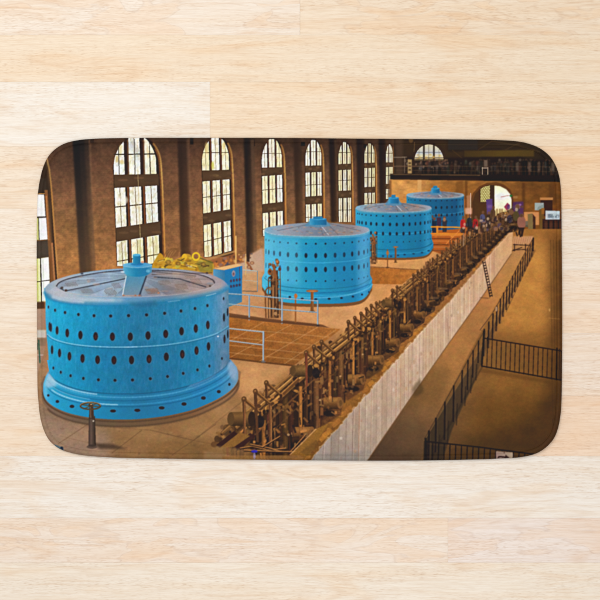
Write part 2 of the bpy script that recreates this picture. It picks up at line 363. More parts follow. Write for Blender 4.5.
# narrow window at the far left edge
fill([(36, 140), (48, 160), (57, 283), (57, 300), (36, 300)], (84, 60, 38), .9, .8)
fill([(38, 176), (46, 162), (49.5, 190), (49, 240), (37, 240)], (52, 38, 27), .9, .8)
fill([(36, 168), (41, 166), (40.5, 178.8), (37, 178.8)], (214, 204, 188), .85, .5)
fill([(37.2, 179.5), (46, 178), (46.2, 193), (36.8, 193)], (58, 46, 36), 1, .3)
line([(38, 193.8), (45.5, 193.6)], .8, (206, 160, 92), .8)
fill([(36.6, 194.5), (44, 194.5), (45.5, 216.6), (36.6, 216.6)], (244, 241, 238), 1, .2)
fill([(38.8, 218), (46.4, 217.6), (48.2, 239.6), (39.3, 240.4)], (246, 244, 242), 1, .2)
fill([(36, 218), (38.4, 218), (39, 240), (36, 240)], (206, 204, 130), 1, .2)
line([(36.5, 217.3), (47, 217.0)], 1.0, (72, 56, 38), 1); line([(38.6, 218), (39.3, 240)], .8, (64, 56, 38), 1)
fill([(35.5, 241.5), (50, 239.5), (52, 256.5), (35.5, 258.5)], (76, 64, 52), 1, .3); line([(36, 240.8), (49, 239.6)], .9, (120, 86, 52), .9)
fill([(35, 259), (48.6, 257.5), (50, 301), (35.5, 303)], (232, 228, 160), 1, .2)
fill([(41, 258.4), (48.8, 257.2), (50, 300), (41.6, 301)], (248, 247, 243), 1, .2)
for x, c in ((37, (186, 190, 84)), (39.2, (228, 222, 190)), (43, (206, 210, 190))): line([(x, 259), (x+.8, 302)], .9, c, .8, .2)
line([(40.4, 258), (41.6, 302)], 1.1, (70, 62, 44), 1); line([(35.5, 282), (50.5, 280)], .9, (84, 70, 46), 1)
fill([(44.5, 190), (47.6, 190), (54, 280), (50.4, 282)], (126, 84, 48), 1, .4)
line([(46.2, 196), (48.7, 240)], 1.4, (182, 124, 72), .9, .3)
fill([(48.2, 163), (50.6, 176), (57, 264), (59, 281), (55, 284)], (64, 44, 29), 1, .6)
line([(46.8, 158), (49.4, 170), (51.2, 186), (54.4, 230), (58, 279)], 1.5, lin((0, 158), (0, 280), (0, (150, 118, 74)), (.3, (176, 124, 62)), (1, (206, 146, 82))), .95, .3)
line([(52, 243), (54.6, 280)], 1.7, (190, 126, 76), .85, .4)
fill([(35, 302), (44.5, 301.5), (45, 308.5), (35, 309.5)], (72, 50, 34), .9, .7)
rect(34, 309, 49, 420, bil(36, 49, 309, 400, (172, 146, 124), (160, 120, 92), (176, 138, 112), (150, 118, 92)), 1, .5)
rect(34, 330, 46, 338, (206, 200, 190), .9, .8); rect(36, 338, 47, 346, (140, 116, 92), .9, .8)
line([(35, 355), (48, 355)], 1.0, (200, 186, 170), .9, .3); line([(38.6, 340), (40, 363)], 1.6, (52, 92, 74), .9, .3); rect(35, 343, 38, 350, (48, 70, 60), .8, .5)
line([(35, 380), (48, 380)], .9, (140, 104, 76), .8, .3)

# ------------------------------------------------ far end wall with gallery
fill([(394, 136), (566, 136), (566, 260), (394, 260)], (26, 19, 15), 1, .6)
fill([(394, 138), (404, 138), (404, 176), (394, 176)], (84, 62, 44), .75, 2.5)
fill([(434, 138), (520, 138), (555, 175), (440, 176)], (30, 21, 14), .8, 3)
fill([(404, 140), (448, 140), (448, 158), (404, 158)], (62, 44, 24), .6, 2.5)
rect(448, 139, 478, 150, (38, 36, 37), .85, .8); fill([(478, 139), (530, 141), (552, 156), (556, 175), (545, 165), (500, 149), (478, 149)], (46, 36, 26), .7, 1.5)
fill([(464, 150.5), (534, 150), (534, 156.5), (464, 157)], lin((464, 0), (534, 0), (0, (66, 50, 22)), (.5, (92, 72, 24)), (1, (84, 64, 26))), .85, 1.0)
fill([(440, 152), (464, 151), (464, 157), (440, 158)], (52, 38, 22), .8, 1.4)
line([(400, 144.5), (520, 144.5)], .7, (92, 78, 62), .5, .3)
# gallery arch window
dome = ell(429, 161, 14.6, 16.6, 24, math.pi, 2*math.pi)
dclip = region(dome)
fill(ell(429, 161, 16.2, 18.2, 24, math.pi, 2*math.pi), (58, 40, 20), 1, .5)
fill(dome, lin((0, 145), (0, 161), (0, (238, 226, 190)), (.35, (226, 222, 214)), (.5, (196, 206, 222)), (.62, (238, 230, 206)), (1, (226, 200, 130))), 1, 0, dclip)
for x in (423.9, 433.9): rect(x-.85, 143, x+.85, 162, (40, 28, 18), 1, .2)
for x in (419, 428.8, 439): line([(x, 145), (x, 161)], .45, (120, 108, 84), .7, 0, dclip)
for y in (152.2, 157.6): line([(414, y), (444, y)], .6, (96, 92, 90), .8, 0, dclip)
for _ in range(14): dot(416+rs.rand()*26, 154+rs.rand()*7, 1.3, 1, [(222, 190, 96), (206, 200, 190), (214, 170, 80)][rs.randint(3)], .6, .4, dclip)
dot(411, 140, 2.2, 3, (96, 70, 40), .8, .6); line([(414.5, 142), (414, 152)], .6, (120, 92, 60), .7)
# people along the gallery rail
rect(405, 159, 560, 176, (22, 17, 15), .75, 1.2)
rect(404, 160, 416, 174, (70, 50, 36), .5, 1.5); rect(416, 161, 444, 174, (58, 48, 42), .55, 1.5)
for i in range(95):
    x = 406+rs.rand()*152; y = 159.5+rs.rand()*5; hgt = 6+7*rs.rand()
    c = [(30, 25, 24), (40, 32, 30), (20, 16, 16), (58, 44, 36), (44, 44, 48), (60, 38, 34), (38, 44, 40)][rs.randint(7)]
    dot(x, y, .9, 1.2, jit((104, 76, 58) if x < 450 else (58, 43, 36), 16), .7, .25)
    fill([(x-1.5, y+1.4), (x+1.5, y+1.4), (x+(1+rs.rand()), y+hgt), (x-(1+rs.rand()), y+hgt)], jit(c, 12), .62, .45)
for i in range(40):
    x = 405+rs.rand()*150; dot(x, 160+rs.rand()*13, .5+rs.rand(), .6+rs.rand()*1.2, (150, 130, 112) if x < 446 else (92, 78, 68), .35+.3*rs.rand(), .3)
for i in range(60):
    x = 405+rs.rand()*152; rect(x, 166+rs.rand()*4, x+.8+rs.rand(), 175, (10, 8, 8), .6, .3)
for x in (523.5, 526, 532.5, 536, 541, 547.5): fill([(x-1, 163), (x+1.3, 163), (x+1.1, 176), (x-.9, 176)], (12, 9, 9), .9, .3); dot(x, 162, 1.2, 1.5, (14, 11, 10), .9, .2)
for x, c in ((517, (112, 98, 88)), (529.5, (104, 86, 74)), (539, (92, 76, 64)), (553, (110, 94, 80))): rect(x-1.2, 162.5, x+1.4, 171, c, .6, .8)
for x, y, c in ((427, 163, (122, 66, 54)), (437, 167, (110, 100, 96)), (439.5, 161.5, (130, 86, 58)), (421, 168, (86, 92, 100)), (477, 163, (118, 60, 54)), (459, 167, (84, 66, 70)), (466, 162, (60, 76, 66)), (470, 165, (54, 66, 60))):
    dot(x, y, 1.4, 2.4, c, .45, .7)
rect(407.8, 159.5, 411.8, 173.5, (196, 164, 104), .9, .4)
for y in (162.3, 165.4, 169): rect(408.6, y, 411, y+1.7, (58, 42, 28), .8, .2)
line([(393, 157.4), (407, 157.2)], .8, (150, 132, 112), .8, .2); line([(393, 166.4), (448, 166.2)], .7, (128, 96, 72), .7, .2); line([(404.6, 157), (404.6, 173)], .8, (130, 110, 92), .8, .2)
for x in (482.4, 487.8): line([(x, 167.5), (x, 175.5)], .9, (176, 156, 134), .9)
line([(482, 168), (488, 168)], .9, (176, 156, 134), .9); line([(482, 175.3), (488, 175.3)], .9, (166, 146, 124), .9); rect(484, 160, 487.5, 167, (128, 110, 94), .7, .5)
rect(404, 158, 560, 176, (86, 60, 38), .16, 2); rect(404, 140, 540, 158, (92, 64, 32), .16, 3)
for y in (165.6, 170.2): line([(396, y), (560, y+1.4)], .55, (112, 86, 60), .4, .15)
for k in range(26): line([(450+k*4.2, 166), (450+k*4.2, 175.4)], .5, (96, 72, 52), .35, .15)
for q in ([(478, 150), (492, 141), (520, 146), (540, 152)], [(505, 150), (522, 141.5)], [(452, 150), (462, 158)]): line(q, .7, (98, 70, 40), .4, .3)
# gallery floor edge
fill([(390, 173.8), (566, 175.5), (566, 182.2), (390, 179.8)], (32, 23, 18), 1, .5)
line([(390, 180.4), (480, 181)], .7, (90, 60, 34), .6, .4)
line([(390, 174.4), (480, 175.2)], .9, (112, 84, 56), .8, .3)
# golden wall beneath the gallery
fill([(390, 179.6), (566, 182), (566, 262), (390, 262)], bil(390, 566, 180, 230, (206, 142, 70), (96, 58, 22), (196, 124, 56), (112, 66, 22)), 1, .4)
fill([(392, 181), (430, 181), (430, 196), (392, 200)], (222, 160, 92), .5, 5)
fill([(440, 181), (480, 181), (480, 200), (440, 200)], (140, 88, 34), .6, 5)
tint(noise2(5, 3, 1.6, 9)*region([(390, 180), (566, 182), (566, 240), (390, 240)]), .45)
rect(417.6, 180, 421.4, 200, (222, 166, 98), .85, .5); rect(389, 180, 391.5, 206, (120, 80, 44), .8, .8)
rect(456, 181, 463, 215, (120, 74, 30), .6, 1); rect(465, 181, 467.5, 232, (104, 62, 24), .7, .6)
rect(522, 182.5, 525, 232, (80, 46, 16), .6, .7); rect(549, 184, 556, 205, (92, 54, 22), .5, 1)
# arched doorway
fill([(469.5, 236), (470, 201), (473, 193), (479, 186.5), (487, 182.8), (496, 182), (504, 184.5), (510, 189.5), (513.5, 197), (514, 236)], (104, 64, 26), 1, .6)
fill([(472, 236), (472.5, 202), (475, 194), (480.5, 188), (490, 184.5), (490, 236)], (76, 49, 22), .9, .6)
lat = [(480.6, 202), (480.6, 189), (484, 186.8), (490, 185.4), (490, 202)]
lcl = region(lat); fill(lat, (232, 218, 150), 1, 0)
for k in range(-8, 16):
    line([(478+k*1.7, 184), (478+k*1.7+10, 204)], .6, (132, 112, 48), .8, 0, lcl); line([(478+k*1.7+8, 184), (478+k*1.7-2, 204)], .6, (132, 112, 48), .8, 0, lcl)
fill([(490, 185), (494.6, 185), (494.6, 214), (490, 216)], (66, 46, 16), 1, .3)
fill([(494.6, 217), (494.6, 185.6), (500, 186.2), (506, 189.2), (510, 194), (511.6, 200), (511.6, 216)], lin((0, 185), (0, 217), (0, (252, 248, 190)), (.35, (255, 255, 242)), (.7, (250, 246, 204)), (1, (236, 206, 130))), 1, .3)
fill([(495, 195), (503, 193), (506, 199), (496, 200)], (246, 240, 236), .9, 1)
line([(501, 197), (508, 195.6), (511, 195.8)], .8, (190, 120, 110), .8, .3); dot(511, 195.9, 1.4, 1.1, (34, 120, 60), .95, .3)
rect(494.6, 209, 511, 217, (214, 180, 110), .5, 1.2)
for x in (497, 500, 502, 508): line([(x, 209), (x, 217)], 1.0, (120, 84, 44), .8, .3)
fill([(486, 199.5), (492.4, 198.6), (493, 213), (487, 214.5)], (90, 64, 116), 1, .6); rect(487.5, 205, 492, 208, (128, 98, 140), .6, .8)
fill([(512.5, 202), (523.4, 201.4), (523.4, 216), (513, 217)], (84, 48, 84), 1, .7); dot(517.5, 207, 2.4, 2.4, (160, 120, 176), .9, .7); dot(520, 204.8, 1.4, 1.1, (170, 120, 170), .7, .4)
fill([(504, 207), (507.5, 202.5), (510, 205), (507, 211)], (150, 46, 76), .9, .6); dot(508.6, 207, 1.6, 2.6, (96, 60, 110), .8, .5)
fill([(466.6, 195.5), (471, 195), (471, 214), (466.8, 214)], (176, 124, 84), .8, .6); line([(470.6, 193), (470.6, 222)], .7, (214, 180, 150), .9); rect(465, 208, 472, 214, (222, 170, 140), .8, .7)
# stands and panels on the right
rect(513, 196, 517.5, 198.6, (166, 120, 66), .8, .5); rect(540, 197.6, 553, 200, (188, 128, 72), .95, .4)
rect(540.5, 200.2, 552.5, 216, (56, 32, 18), .95, .5); rect(534.8, 202.8, 543.8, 210.2, (158, 168, 162), 1, .3); fill([(538, 207), (543.8, 204), (543.8, 210.2), (537, 210.2)], (124, 140, 126), .7, .6)
rect(524, 212, 539, 225, (206, 140, 84), .9, .6); fill([(527.6, 214), (532.6, 213.4), (533.4, 230), (528, 230)], (126, 104, 62), 1, .4); fill([(532.6, 214), (535.4, 217), (535.4, 232), (533.2, 231)], (64, 38, 26), .95, .4)
fill([(539, 209.5), (543.6, 208.4), (545, 234), (540.4, 236)], (110, 78, 34), 1, .5); rect(541.6, 208, 544.6, 214, (150, 96, 40), .9, .4)
rect(542.5, 219, 562, 242, (58, 30, 22), 1, .5)
for y in (222.4, 227.6, 233): line([(543, y), (562, y)], .7, (34, 18, 14), .8, .2)
for x in (544.5, 549.5, 554.5, 559): fill([(x, 221), (x+3, 221), (x+3, 234), (x, 234)], (98, 60, 40), .55, .4)
for x in (548.6, 553.6, 558.4): line([(x, 220), (x, 240)], 1.0, (30, 17, 14), .9, .2)
fill([(545.6, 210.6), (559.8, 211), (559.8, 219.6), (545.4, 219.4)], (186, 196, 204), 1, .25); rect(546, 210.9, 548, 219, (198, 198, 192), .8, .3); rect(548, 211.3, 559.6, 213.6, (202, 210, 218), .7, .3)
# the word on the white panel, too small to read clearly: heavy dark letters
for pl in ([(548.2, 214), (548.2, 218)], [(549.2, 214.3), (550.3, 214.6), (549.3, 215.8), (550.5, 216.8), (549.2, 217.7)], [(551.7, 215), (551.7, 217.8)], [(553, 218.6), (553.2, 216.4), (554.2, 216.2)], [(555.2, 217.8), (555.6, 216), (556.4, 217.6), (556.6, 215)], [(557, 215.2), (558.8, 215), (558.6, 217), (557.8, 217.8)]):
    line(pl, .75, (84, 96, 108), .6, .15)
rect(548, 214, 553, 217.8, (92, 106, 116), .55, .5)

# ------------------------------------------------ hall floor
hall = [(34, 470), (34, 385), (60, 300), (205, 268), (236, 262), (262, 249), (300, 236), (440, 232), (520, 226), (520, 236), (310, 470)]
fill(hall, bil(60, 460, 240, 460, (198, 148, 104), (206, 138, 76), (128, 100, 72), (150, 100, 44)), 1, .8)
fill([(236, 262), (262, 249), (264, 300), (226, 306)], (206, 158, 112), .8, 3)
fill([(236, 300), (262, 285), (264, 322), (230, 318)], (202, 146, 98), .8, 3)
fill([(300, 296), (372, 290), (380, 302), (345, 330), (290, 318)], (222, 160, 104), .75, 4)
fill([(372, 258), (440, 252), (456, 248), (428, 276), (372, 270)], (214, 152, 90), .85, 2.5)
fill([(372, 284), (402, 284), (392, 300), (374, 304)], (214, 148, 88), .8, 2)
fill([(232, 362), (292, 366), (270, 384), (244, 400), (236, 386)], (208, 152, 96), .75, 4)
fill([(36, 398), (60, 420), (110, 432), (110, 462), (36, 462)], (150, 124, 104), .8, 9)
fill([(110, 430), (200, 420), (240, 400), (256, 410), (224, 450), (120, 462)], (144, 104, 60), .6, 9)
fill([(150, 440), (230, 436), (220, 461), (150, 461)], (120, 86, 46), .55, 8)
floorF = region(hall)
tint(noise2(14, 4, 1.3, 21)*floorF, .20); tint(noise2(1.6, 2, 1.6, 22)*floorF, .10)
for x, y, rx, ry, a in ((150, 436, 26, 6, .3), (200, 432, 20, 8, .3), (80, 436, 20, 6, .25), (226, 412, 14, 8, .35), (120, 450, 30, 4, .2)): dot(x, y, rx, ry, (190, 146, 96), a, 7)
for k in range(90):
    x, y = 60+180*rs.rand(), 424+36*rs.rand(); dot(x, y, .5+3*rs.rand()**3, .4+1.0*rs.rand(), [(92, 66, 42), (176, 136, 94)][rs.randint(2)], .22, .4)
# slab joints
for p, w, a in (([(150, 430), (194, 440.5)], .8, .75), ([(194, 440.5), (222, 446)], .7, .45), ([(112, 453), (142, 430)], .9, .7), ([(172, 455), (194, 440), (216, 424)], .9, .7), ([(194, 440), (244, 400)], .8, .5),
                ([(58, 444), (88, 424)], .8, .6), ([(60, 436), (110, 448)], .6, .4), ([(120, 428), (150, 430)], .6, .4)):
    line(p, w, (92, 64, 40), a*.62, .35)
# shadow-stained ring and joint lines round the machines
line([(383, 285), (420, 272)], .6, (150, 96, 50), .6, .2)
# tiled pits
pit = [(229, 316.5), (264, 321.5), (340.5, 329.2), (293, 366.2), (264, 363), (229, 358.8)]
fill([(229, 313), (264, 318), (322, 324.5), (330, 328), (264, 322), (229, 317.4)], (112, 72, 42), .95, .3)
fill(pit, bil(229, 340, 318, 366, (164, 100, 40), (176, 112, 50), (132, 80, 32), (140, 88, 40)), 1, .2)
pc = region(pit); tint(noise2(4, 3, 2, 31)*pc, .3); tint(noise2(1.2, 2, 1, 32)*pc, .2)
for p in ([(229, 328), (330, 337.2)], [(229, 337), (318, 345.5)], [(229, 345), (309, 353.6)], [(229, 352.5), (300, 360)], [(229, 341.5), (264, 322)], [(229, 358), (292, 324.4)], [(258, 362), (318, 327)], [(284, 364), (336, 330)]):
    line(p, .75, (220, 168, 110), .42, .2, pc)
line([(229, 358.2), (264, 362.4), (293, 365.6)], 1.6, (92, 58, 30), .8, .4)
pit2 = [(369, 267), (419, 270), (402, 284.2), (369, 284)]
fill(pit2, bil(369, 419, 267, 284, (170, 100, 36), (190, 120, 54), (160, 96, 34), (176, 108, 44)), 1, .3); line([(369, 266.6), (419, 269.8)], .8, (110, 66, 34), .8, .2)
tint(noise2(3, 3, 1, 33)*region(pit2), .35)
# orange steps and platform before the far machines
fill([(430, 232), (468, 226), (470, 240), (446, 256), (430, 250)], (176, 92, 34), 1, .6)
for y, c in ((235, (222, 132, 50)), (238.5, (120, 58, 22)), (241, (196, 110, 48)), (244.5, (112, 60, 26)), (247, (186, 112, 56)), (250.5, (130, 76, 38))):
    line([(430.5, y), (464-(y-235)*.9, y+.4)], 1.3, c, .9, .25)
for k in range(10): dot(434+rs.rand()*28, 236+rs.rand()*12, 1.6, .8, jit((220, 120, 44), 40), .6, .3)
# dado and clutter under the windows
fill([(236, 264), (262, 248), (265, 270), (240, 275)], (190, 160, 136), .85, 1.2)
fill([(206, 262), (236, 253), (245, 262), (214, 270)], (150, 92, 52), .9, 1)
for k in range(42):
    x = 212+rs.rand()*40; y = 264-(x-212)*.25+rs.rand()*8-3
    dot(x, y, .6+rs.rand()*1.4, .5+rs.rand()*1.2, [(212, 130, 54), (96, 62, 46), (224, 166, 96), (150, 108, 90), (84, 80, 88)][rs.randint(5)], .75, .25)
line([(235.8, 236), (235.8, 264)], 1.3, (232, 184, 108), .95, .2); line([(245.8, 254), (245.6, 275)], 1.0, (226, 178, 108), .9, .2)
fill([(246.4, 246), (249.6, 246), (249.6, 262), (246.6, 262)], (54, 38, 28), .9, .5); line([(247, 262), (252, 270)], 2.2, (150, 86, 50), .9, .4)
for x, y in ((241, 257), (249, 267), (252, 263)): fill(ell(x, y, 2.4, 1.8), (140, 88, 56), .7, .4); dot(x, y, 1, .8, (220, 170, 120), .8, .3)
# yellow winch
fill(spline([(152, 267), (156, 258), (160, 253), (164, 257), (170, 261), (180, 257.5), (184, 254), (190, 254.5), (193, 259), (200, 259), (212, 262), (214, 270), (205, 274), (160, 271)], 4, True), (190, 146, 44), 1, .5)
for k in range(46):
    x = 154+rs.rand()*56; y = 258+rs.rand()*12
    dot(x, y, 1+rs.rand()*2.2, .7+rs.rand()*1.3, [(236, 196, 56), (170, 122, 28), (224, 178, 40), (110, 84, 36), (190, 176, 70)][rs.randint(5)], .7, .35)
for off in range(4): line(spline([(163+off*2.4, 258), (167+off*2.4, 251), (173+off*2, 248.5), (177+off*.6, 251), (172+off*1.6, 257)], 4), .7, (120, 80, 44), .85, .1)
line(ell(196, 256.5, 3.4, 3.6, 20)+[(199.4, 256.5)], 1.5, (238, 198, 40), 1, .2); dot(184.6, 257, 2.6, 3.2, (222, 174, 44), .95, .4); dot(161, 258, 2.6, 4, (196, 140, 36), .9, .5)
fill([(196, 262), (212, 261), (213, 272), (200, 272)], (122, 116, 50), .7, .7); line([(186, 265), (192, 267)], 1.4, (246, 226, 190), .9, .3); line([(200, 258), (213, 263)], 1.3, (90, 86, 40), .8, .3)
for k in range(16):
    x = 155+rs.rand()*52; y = 259+rs.rand()*9; line([(x, y), (x+3+4*rs.rand(), y-2+4*rs.rand())], .9, [(96, 66, 30), (70, 52, 30), (246, 214, 90)][rs.randint(3)], .8, .15)
for x, y, r in ((168, 262, 3), (178, 263.5, 2.6), (203, 264, 2.6)): dot(x, y, r, r*.8, (110, 82, 38), .6, .5); dot(x+.4, y+.2, r*.5, r*.4, (190, 150, 60), .6, .4)
# blue control cabinet
fill([(213, 268.6), (238, 263.6), (242.4, 265.6), (224.4, 270.4)], (224, 178, 122), 1, .2)
fill([(213.2, 269), (224.4, 270.2), (224.6, 309), (214, 300)], lin((213, 0), (225, 0), (0, (92, 152, 184)), (1, (50, 116, 158))), 1, .2)
fill([(224.2, 270.2), (242.2, 265.8), (242, 302), (224.6, 308.5)], lin((0, 266), (0, 308), (0, (26, 118, 172)), (.6, (38, 118, 168)), (1, (84, 128, 152))), 1, .2)
dot(233.6, 273.5, 1.8, 3.2, (150, 140, 150), .95, .4); dot(233.6, 274, 1, 1.6, (96, 72, 84), .8, .3)
for r0, y in enumerate((281, 286)):
    for k in range(4): fill(ell(231+k*2.9, y-.5*k+r0*.4, 1.0, 1.5, 10), (76, 40, 58), .85, .2)
for k in range(3): line([(230.5, 278+k*.9+8), (240, 276+k*.9+8)], .4, (24, 72, 110), .5)
line([(239.6, 267), (239.8, 283)], .6, (90, 60, 80), .8)
# far railing beyond the cabinet
RAIL = (158, 176, 184)
line([(243, 269.8), (257.6, 271.2)], .8, (176, 188, 180), .9); line([(257.4, 271), (257.4, 291.5)], .9, (120, 140, 150), .9); line([(242.6, 291), (257, 291.6)], 1.0, (112, 96, 80), .9, .2); line([(243, 280), (257.4, 281.4)], .6, (180, 176, 160), .7)

# ------------------------------------------------ generators
HOLE = (34, 26, 32)
def blue_body(side, c_l, c_m, c_r, xl, xr):
    w = xr-xl
    return lin((xl, 0), (xr, 0), (0, c_l), (.10, tuple(.6*a+.4*b for a, b in zip(c_l, c_m))), (.45, c_m), (.86, c_r), (.95, tuple(min(255, v*1.02+26) for v in c_r)), (1, tuple(v*.92+20 for v in c_r)))
def arc(pts): return spline(pts, 8)

# --- fourth and third, far away
def gen_far(xl, xr, ytl, ytop, yfront, ybl, ybf, ybr, rows, hub, base, c_l, c_m, c_r, seamy):
    cx = (xl+xr)/2; w = xr-xl
    topc = ytl; ry = yfront-ytl
    body = arc([(xl, ytl), (xl+.12*w, ytl+ry*.7), (cx, yfront), (xr-.12*w, ytl+ry*.7), (xr, ytl)])
    bot = arc([(xr+w*.004, ybr), (xr-.14*w, ybr+(ybf-ybr)*.7), (cx, ybf), (xl+.14*w, ybl+(ybf-ybl)*.7), (xl, ybl)])
    f = blue_body(0, c_l, c_m, c_r, xl, xr)
    if base:
        bl, bb, exp = base
        rim = arc([(xr+exp, ybr+bl*.6), (xr-.1*w, ybr+bl+(ybf-ybr)*.72), (cx, ybf+bl), (xl+.12*w, ybl+bl+(ybf-ybl)*.72), (xl-exp, ybl+bl*.6)])
        und = [(x, y+bb) for x, y in rim]
        fill([(xl-exp, ybl)]+[(xr+exp, ybr)]+und, (112, 76, 44), .95, .5)
        fill([(xl-.2, ybl-4), (xr+.2, ybr-4), (xr+exp, ybr)]+rim+[(xl-exp, ybl)], f, 1, .25)
        fl = [(x, y-bl*.55) for x, y in rim]; line(fl, .9, tuple(min(255, v+34) for v in c_m), .5, .4)
        line(bot, 1.5, tuple(v*.72 for v in c_m), .75, .6)
    # shell
    fill(body+[(xr+w*.004, ybr)]+bot[1:]+[], f, 1, .2)
    fill(ell(cx, ytl-.2, w/2, 1, 4), c_m, 0)
    # lid
    lid = arc([(xl, ytl+.3), (xl+.03*w, ytl-(ytl-ytop)*.42), (xl+.22*w, ytop+(ytl-ytop)*.22), (cx, ytop), (xr-.22*w, ytop+(ytl-ytop)*.22), (xr-.03*w, ytl-(ytl-ytop)*.42), (xr, ytl+.3)])
    lid2 = [(x, y) for x, y in body[::-1]]
    fill(lid+lid2, lin((xl, 0), (xr, 0), (0, (128, 176, 204)), (.2, (150, 158, 168)), (.5, (116, 128, 146)), (.8, (140, 134, 134)), (1, (150, 170, 186))), 1, .3)
    fill([(x, y-.2) for x, y in body]+[(x, y+ry*.32+.5) for x, y in body[::-1]], tuple(min(255, .55*v+86) for v in c_m), .65, .5)
    line(body, .6, (196, 216, 228), .5, .3)
    k = lambda t: (cx+(t-.5)*w)
    for p in ([(k(.12), ytl-.3), (k(.46), ytop+1.2)], [(k(.60), ytop+1.6), (k(.70), yfront-1.8)], [(k(.92), ytl), (k(.6), ytop+.8)], [(k(.52), ytop+1), (k(.56), yfront-.9)]):
        line(p, .55, (74, 70, 80), .6, .2)
    line([(k(.53), ytop+2), (k(.61), yfront-1.4)], .7, (226, 226, 230), .7, .2)
    for _ in range(int(w*.7)):
        u = rs.rand()*2*math.pi; r = rs.rand()**.5
        dot(cx+math.cos(u)*r*w*.44, (ytop+yfront)/2+math.sin(u)*r*(yfront-ytop)*.36, 1.0+rs.rand()*w*.012, .5, [(108, 92, 92), (170, 150, 146), (120, 134, 150), (190, 140, 110)][rs.randint(4)], .5, .25)
    # hub
    hx0, hx1, hy0, hy1, c0, c1, cy0 = hub
    fill([(hx0-.045*w, hy1+1.0), (hx0+.3, hy0+1.4), (hx1-.3, hy0+1.4), (hx1+.045*w, hy1+1.0), ((hx0+hx1)/2, hy1+2.4)], (84, 138, 170), .85, .5)
    rect(hx0, hy0, hx1, hy1, lin((hx0, 0), (hx1, 0), (0, (84, 160, 192)), (.3, (36, 128, 172)), (1, (30, 96, 138))), 1, .3)
    dot((hx0+hx1)/2, hy0+.2, (hx1-hx0)/2, .9, (70, 158, 200), 1, .2)
    rect(c0, cy0, c1, hy0+.4, (38, 122, 166), 1, .3)
    if seamy:
        line(arc([(xl, seamy), (xl+.14*w, seamy+ry*.75), (cx, seamy+ry*1.2), (xr-.14*w, seamy+ry*.75), (xr, seamy)]), .8, tuple(min(255, v+44) for v in c_m), .6, .2)
    for pts, rx, ryh in rows:
        for x, y in pts:
            ff = math.sqrt(max(.05, 1-((x-cx)/(w/2))**2)); dot(x, y, max(.35, rx*ff), ryh, (28, 40, 58), .95, .18)
r4 = [408.6, 411, 415, 420, 426, 430.5, 436, 441.5, 447, 452, 456.5, 460, 462.4]
gen_far(406.6, 464, 195.3, 191.2, 198.2, 224, 230, 227, [([(x, 199.6+1.2*(1-((x-435)/29)**2)) for x in r4], .65, .65), ([(x, 206.2+1.4*(1-((x-435)/29)**2)) for x in r4], .95, 1.5), ([(x, 213.8+1.5*(1-((x-435)/29)**2)) for x in r4], .95, 1.5), ([(x, 220+1.6*(1-((x-435)/29)**2)) for x in r4], .5, .5)],
        (431.4, 439.6, 188.2, 193, 433.2, 437.2, 185.8), None, (42, 136, 170), (20, 98, 138), (16, 84, 124), 211)
# people and orange rail in front of it
for x, y, c in ((432, 220, (40, 56, 76)), (439, 218.5, (64, 40, 60)), (444.6, 221, (54, 48, 52)), (434.5, 222, (30, 42, 60))):
    dot(x, y-3.2, 1.4, 1.7, (110, 66, 48), .9, .2); fill([(x-2.4, y-1), (x+2.4, y-1), (x+2, y+11), (x-2, y+11)], c, .95, .4)
dot(444.4, 219.6, 1.5, 1.9, (170, 120, 84), .8, .3)
r3 = [357.6, 359.4, 362, 366, 371, 376.5, 383, 390, 396.8, 403.5, 409.5, 415.4, 420.4, 424.8, 428, 430.2]
def row(xs, cx, hw, yf, drop): return [(x, yf-drop*(1-math.sqrt(max(0, 1-((x-cx)/hw)**2)))) for x in xs]
gen_far(355.6, 431.6, 208.4, 202.6, 212.4, 242, 249.6, 243, [(row(r3, 393.5, 38.2, 216.2, 4), .8, .8), (row(r3, 393.5, 38.2, 224.5, 4), 1.2, 1.9), (row(r3, 393.5, 38.2, 233.8, 4.2), 1.2, 1.9), (row(r3, 393.5, 38.4, 242, 4.4), .6, .6)],
        (388.4, 398.8, 197.6, 203.6, 391.6, 395.4, 194.8), (8.2, 2.2, 1.6), (56, 166, 202), (22, 128, 170), (20, 114, 156), 229.4)
for x, y in ((391, 256.2), (398, 255.4), (404.6, 254.6), (413.6, 253.8), (422, 252.6), (428.6, 250.8), (383, 256)): dot(x, y, 1.3, .8, (26, 60, 92), .9, .2)
# orange rail in front of the fourth
line([(431, 226.8), (464, 227.4)], 1.3, (226, 146, 40), 1, .2); line([(431, 233.6), (463, 234)], 1.4, (226, 134, 44), 1, .2); fill([(436, 226), (438.4, 226), (438, 235), (436.4, 235)], (214, 130, 44), 1, .2)
line([(462, 228), (454, 236), (446, 244)], 1.0, (222, 130, 60), .9, .2); line([(466, 233), (456, 243)], .9, (206, 110, 50), .8, .2)
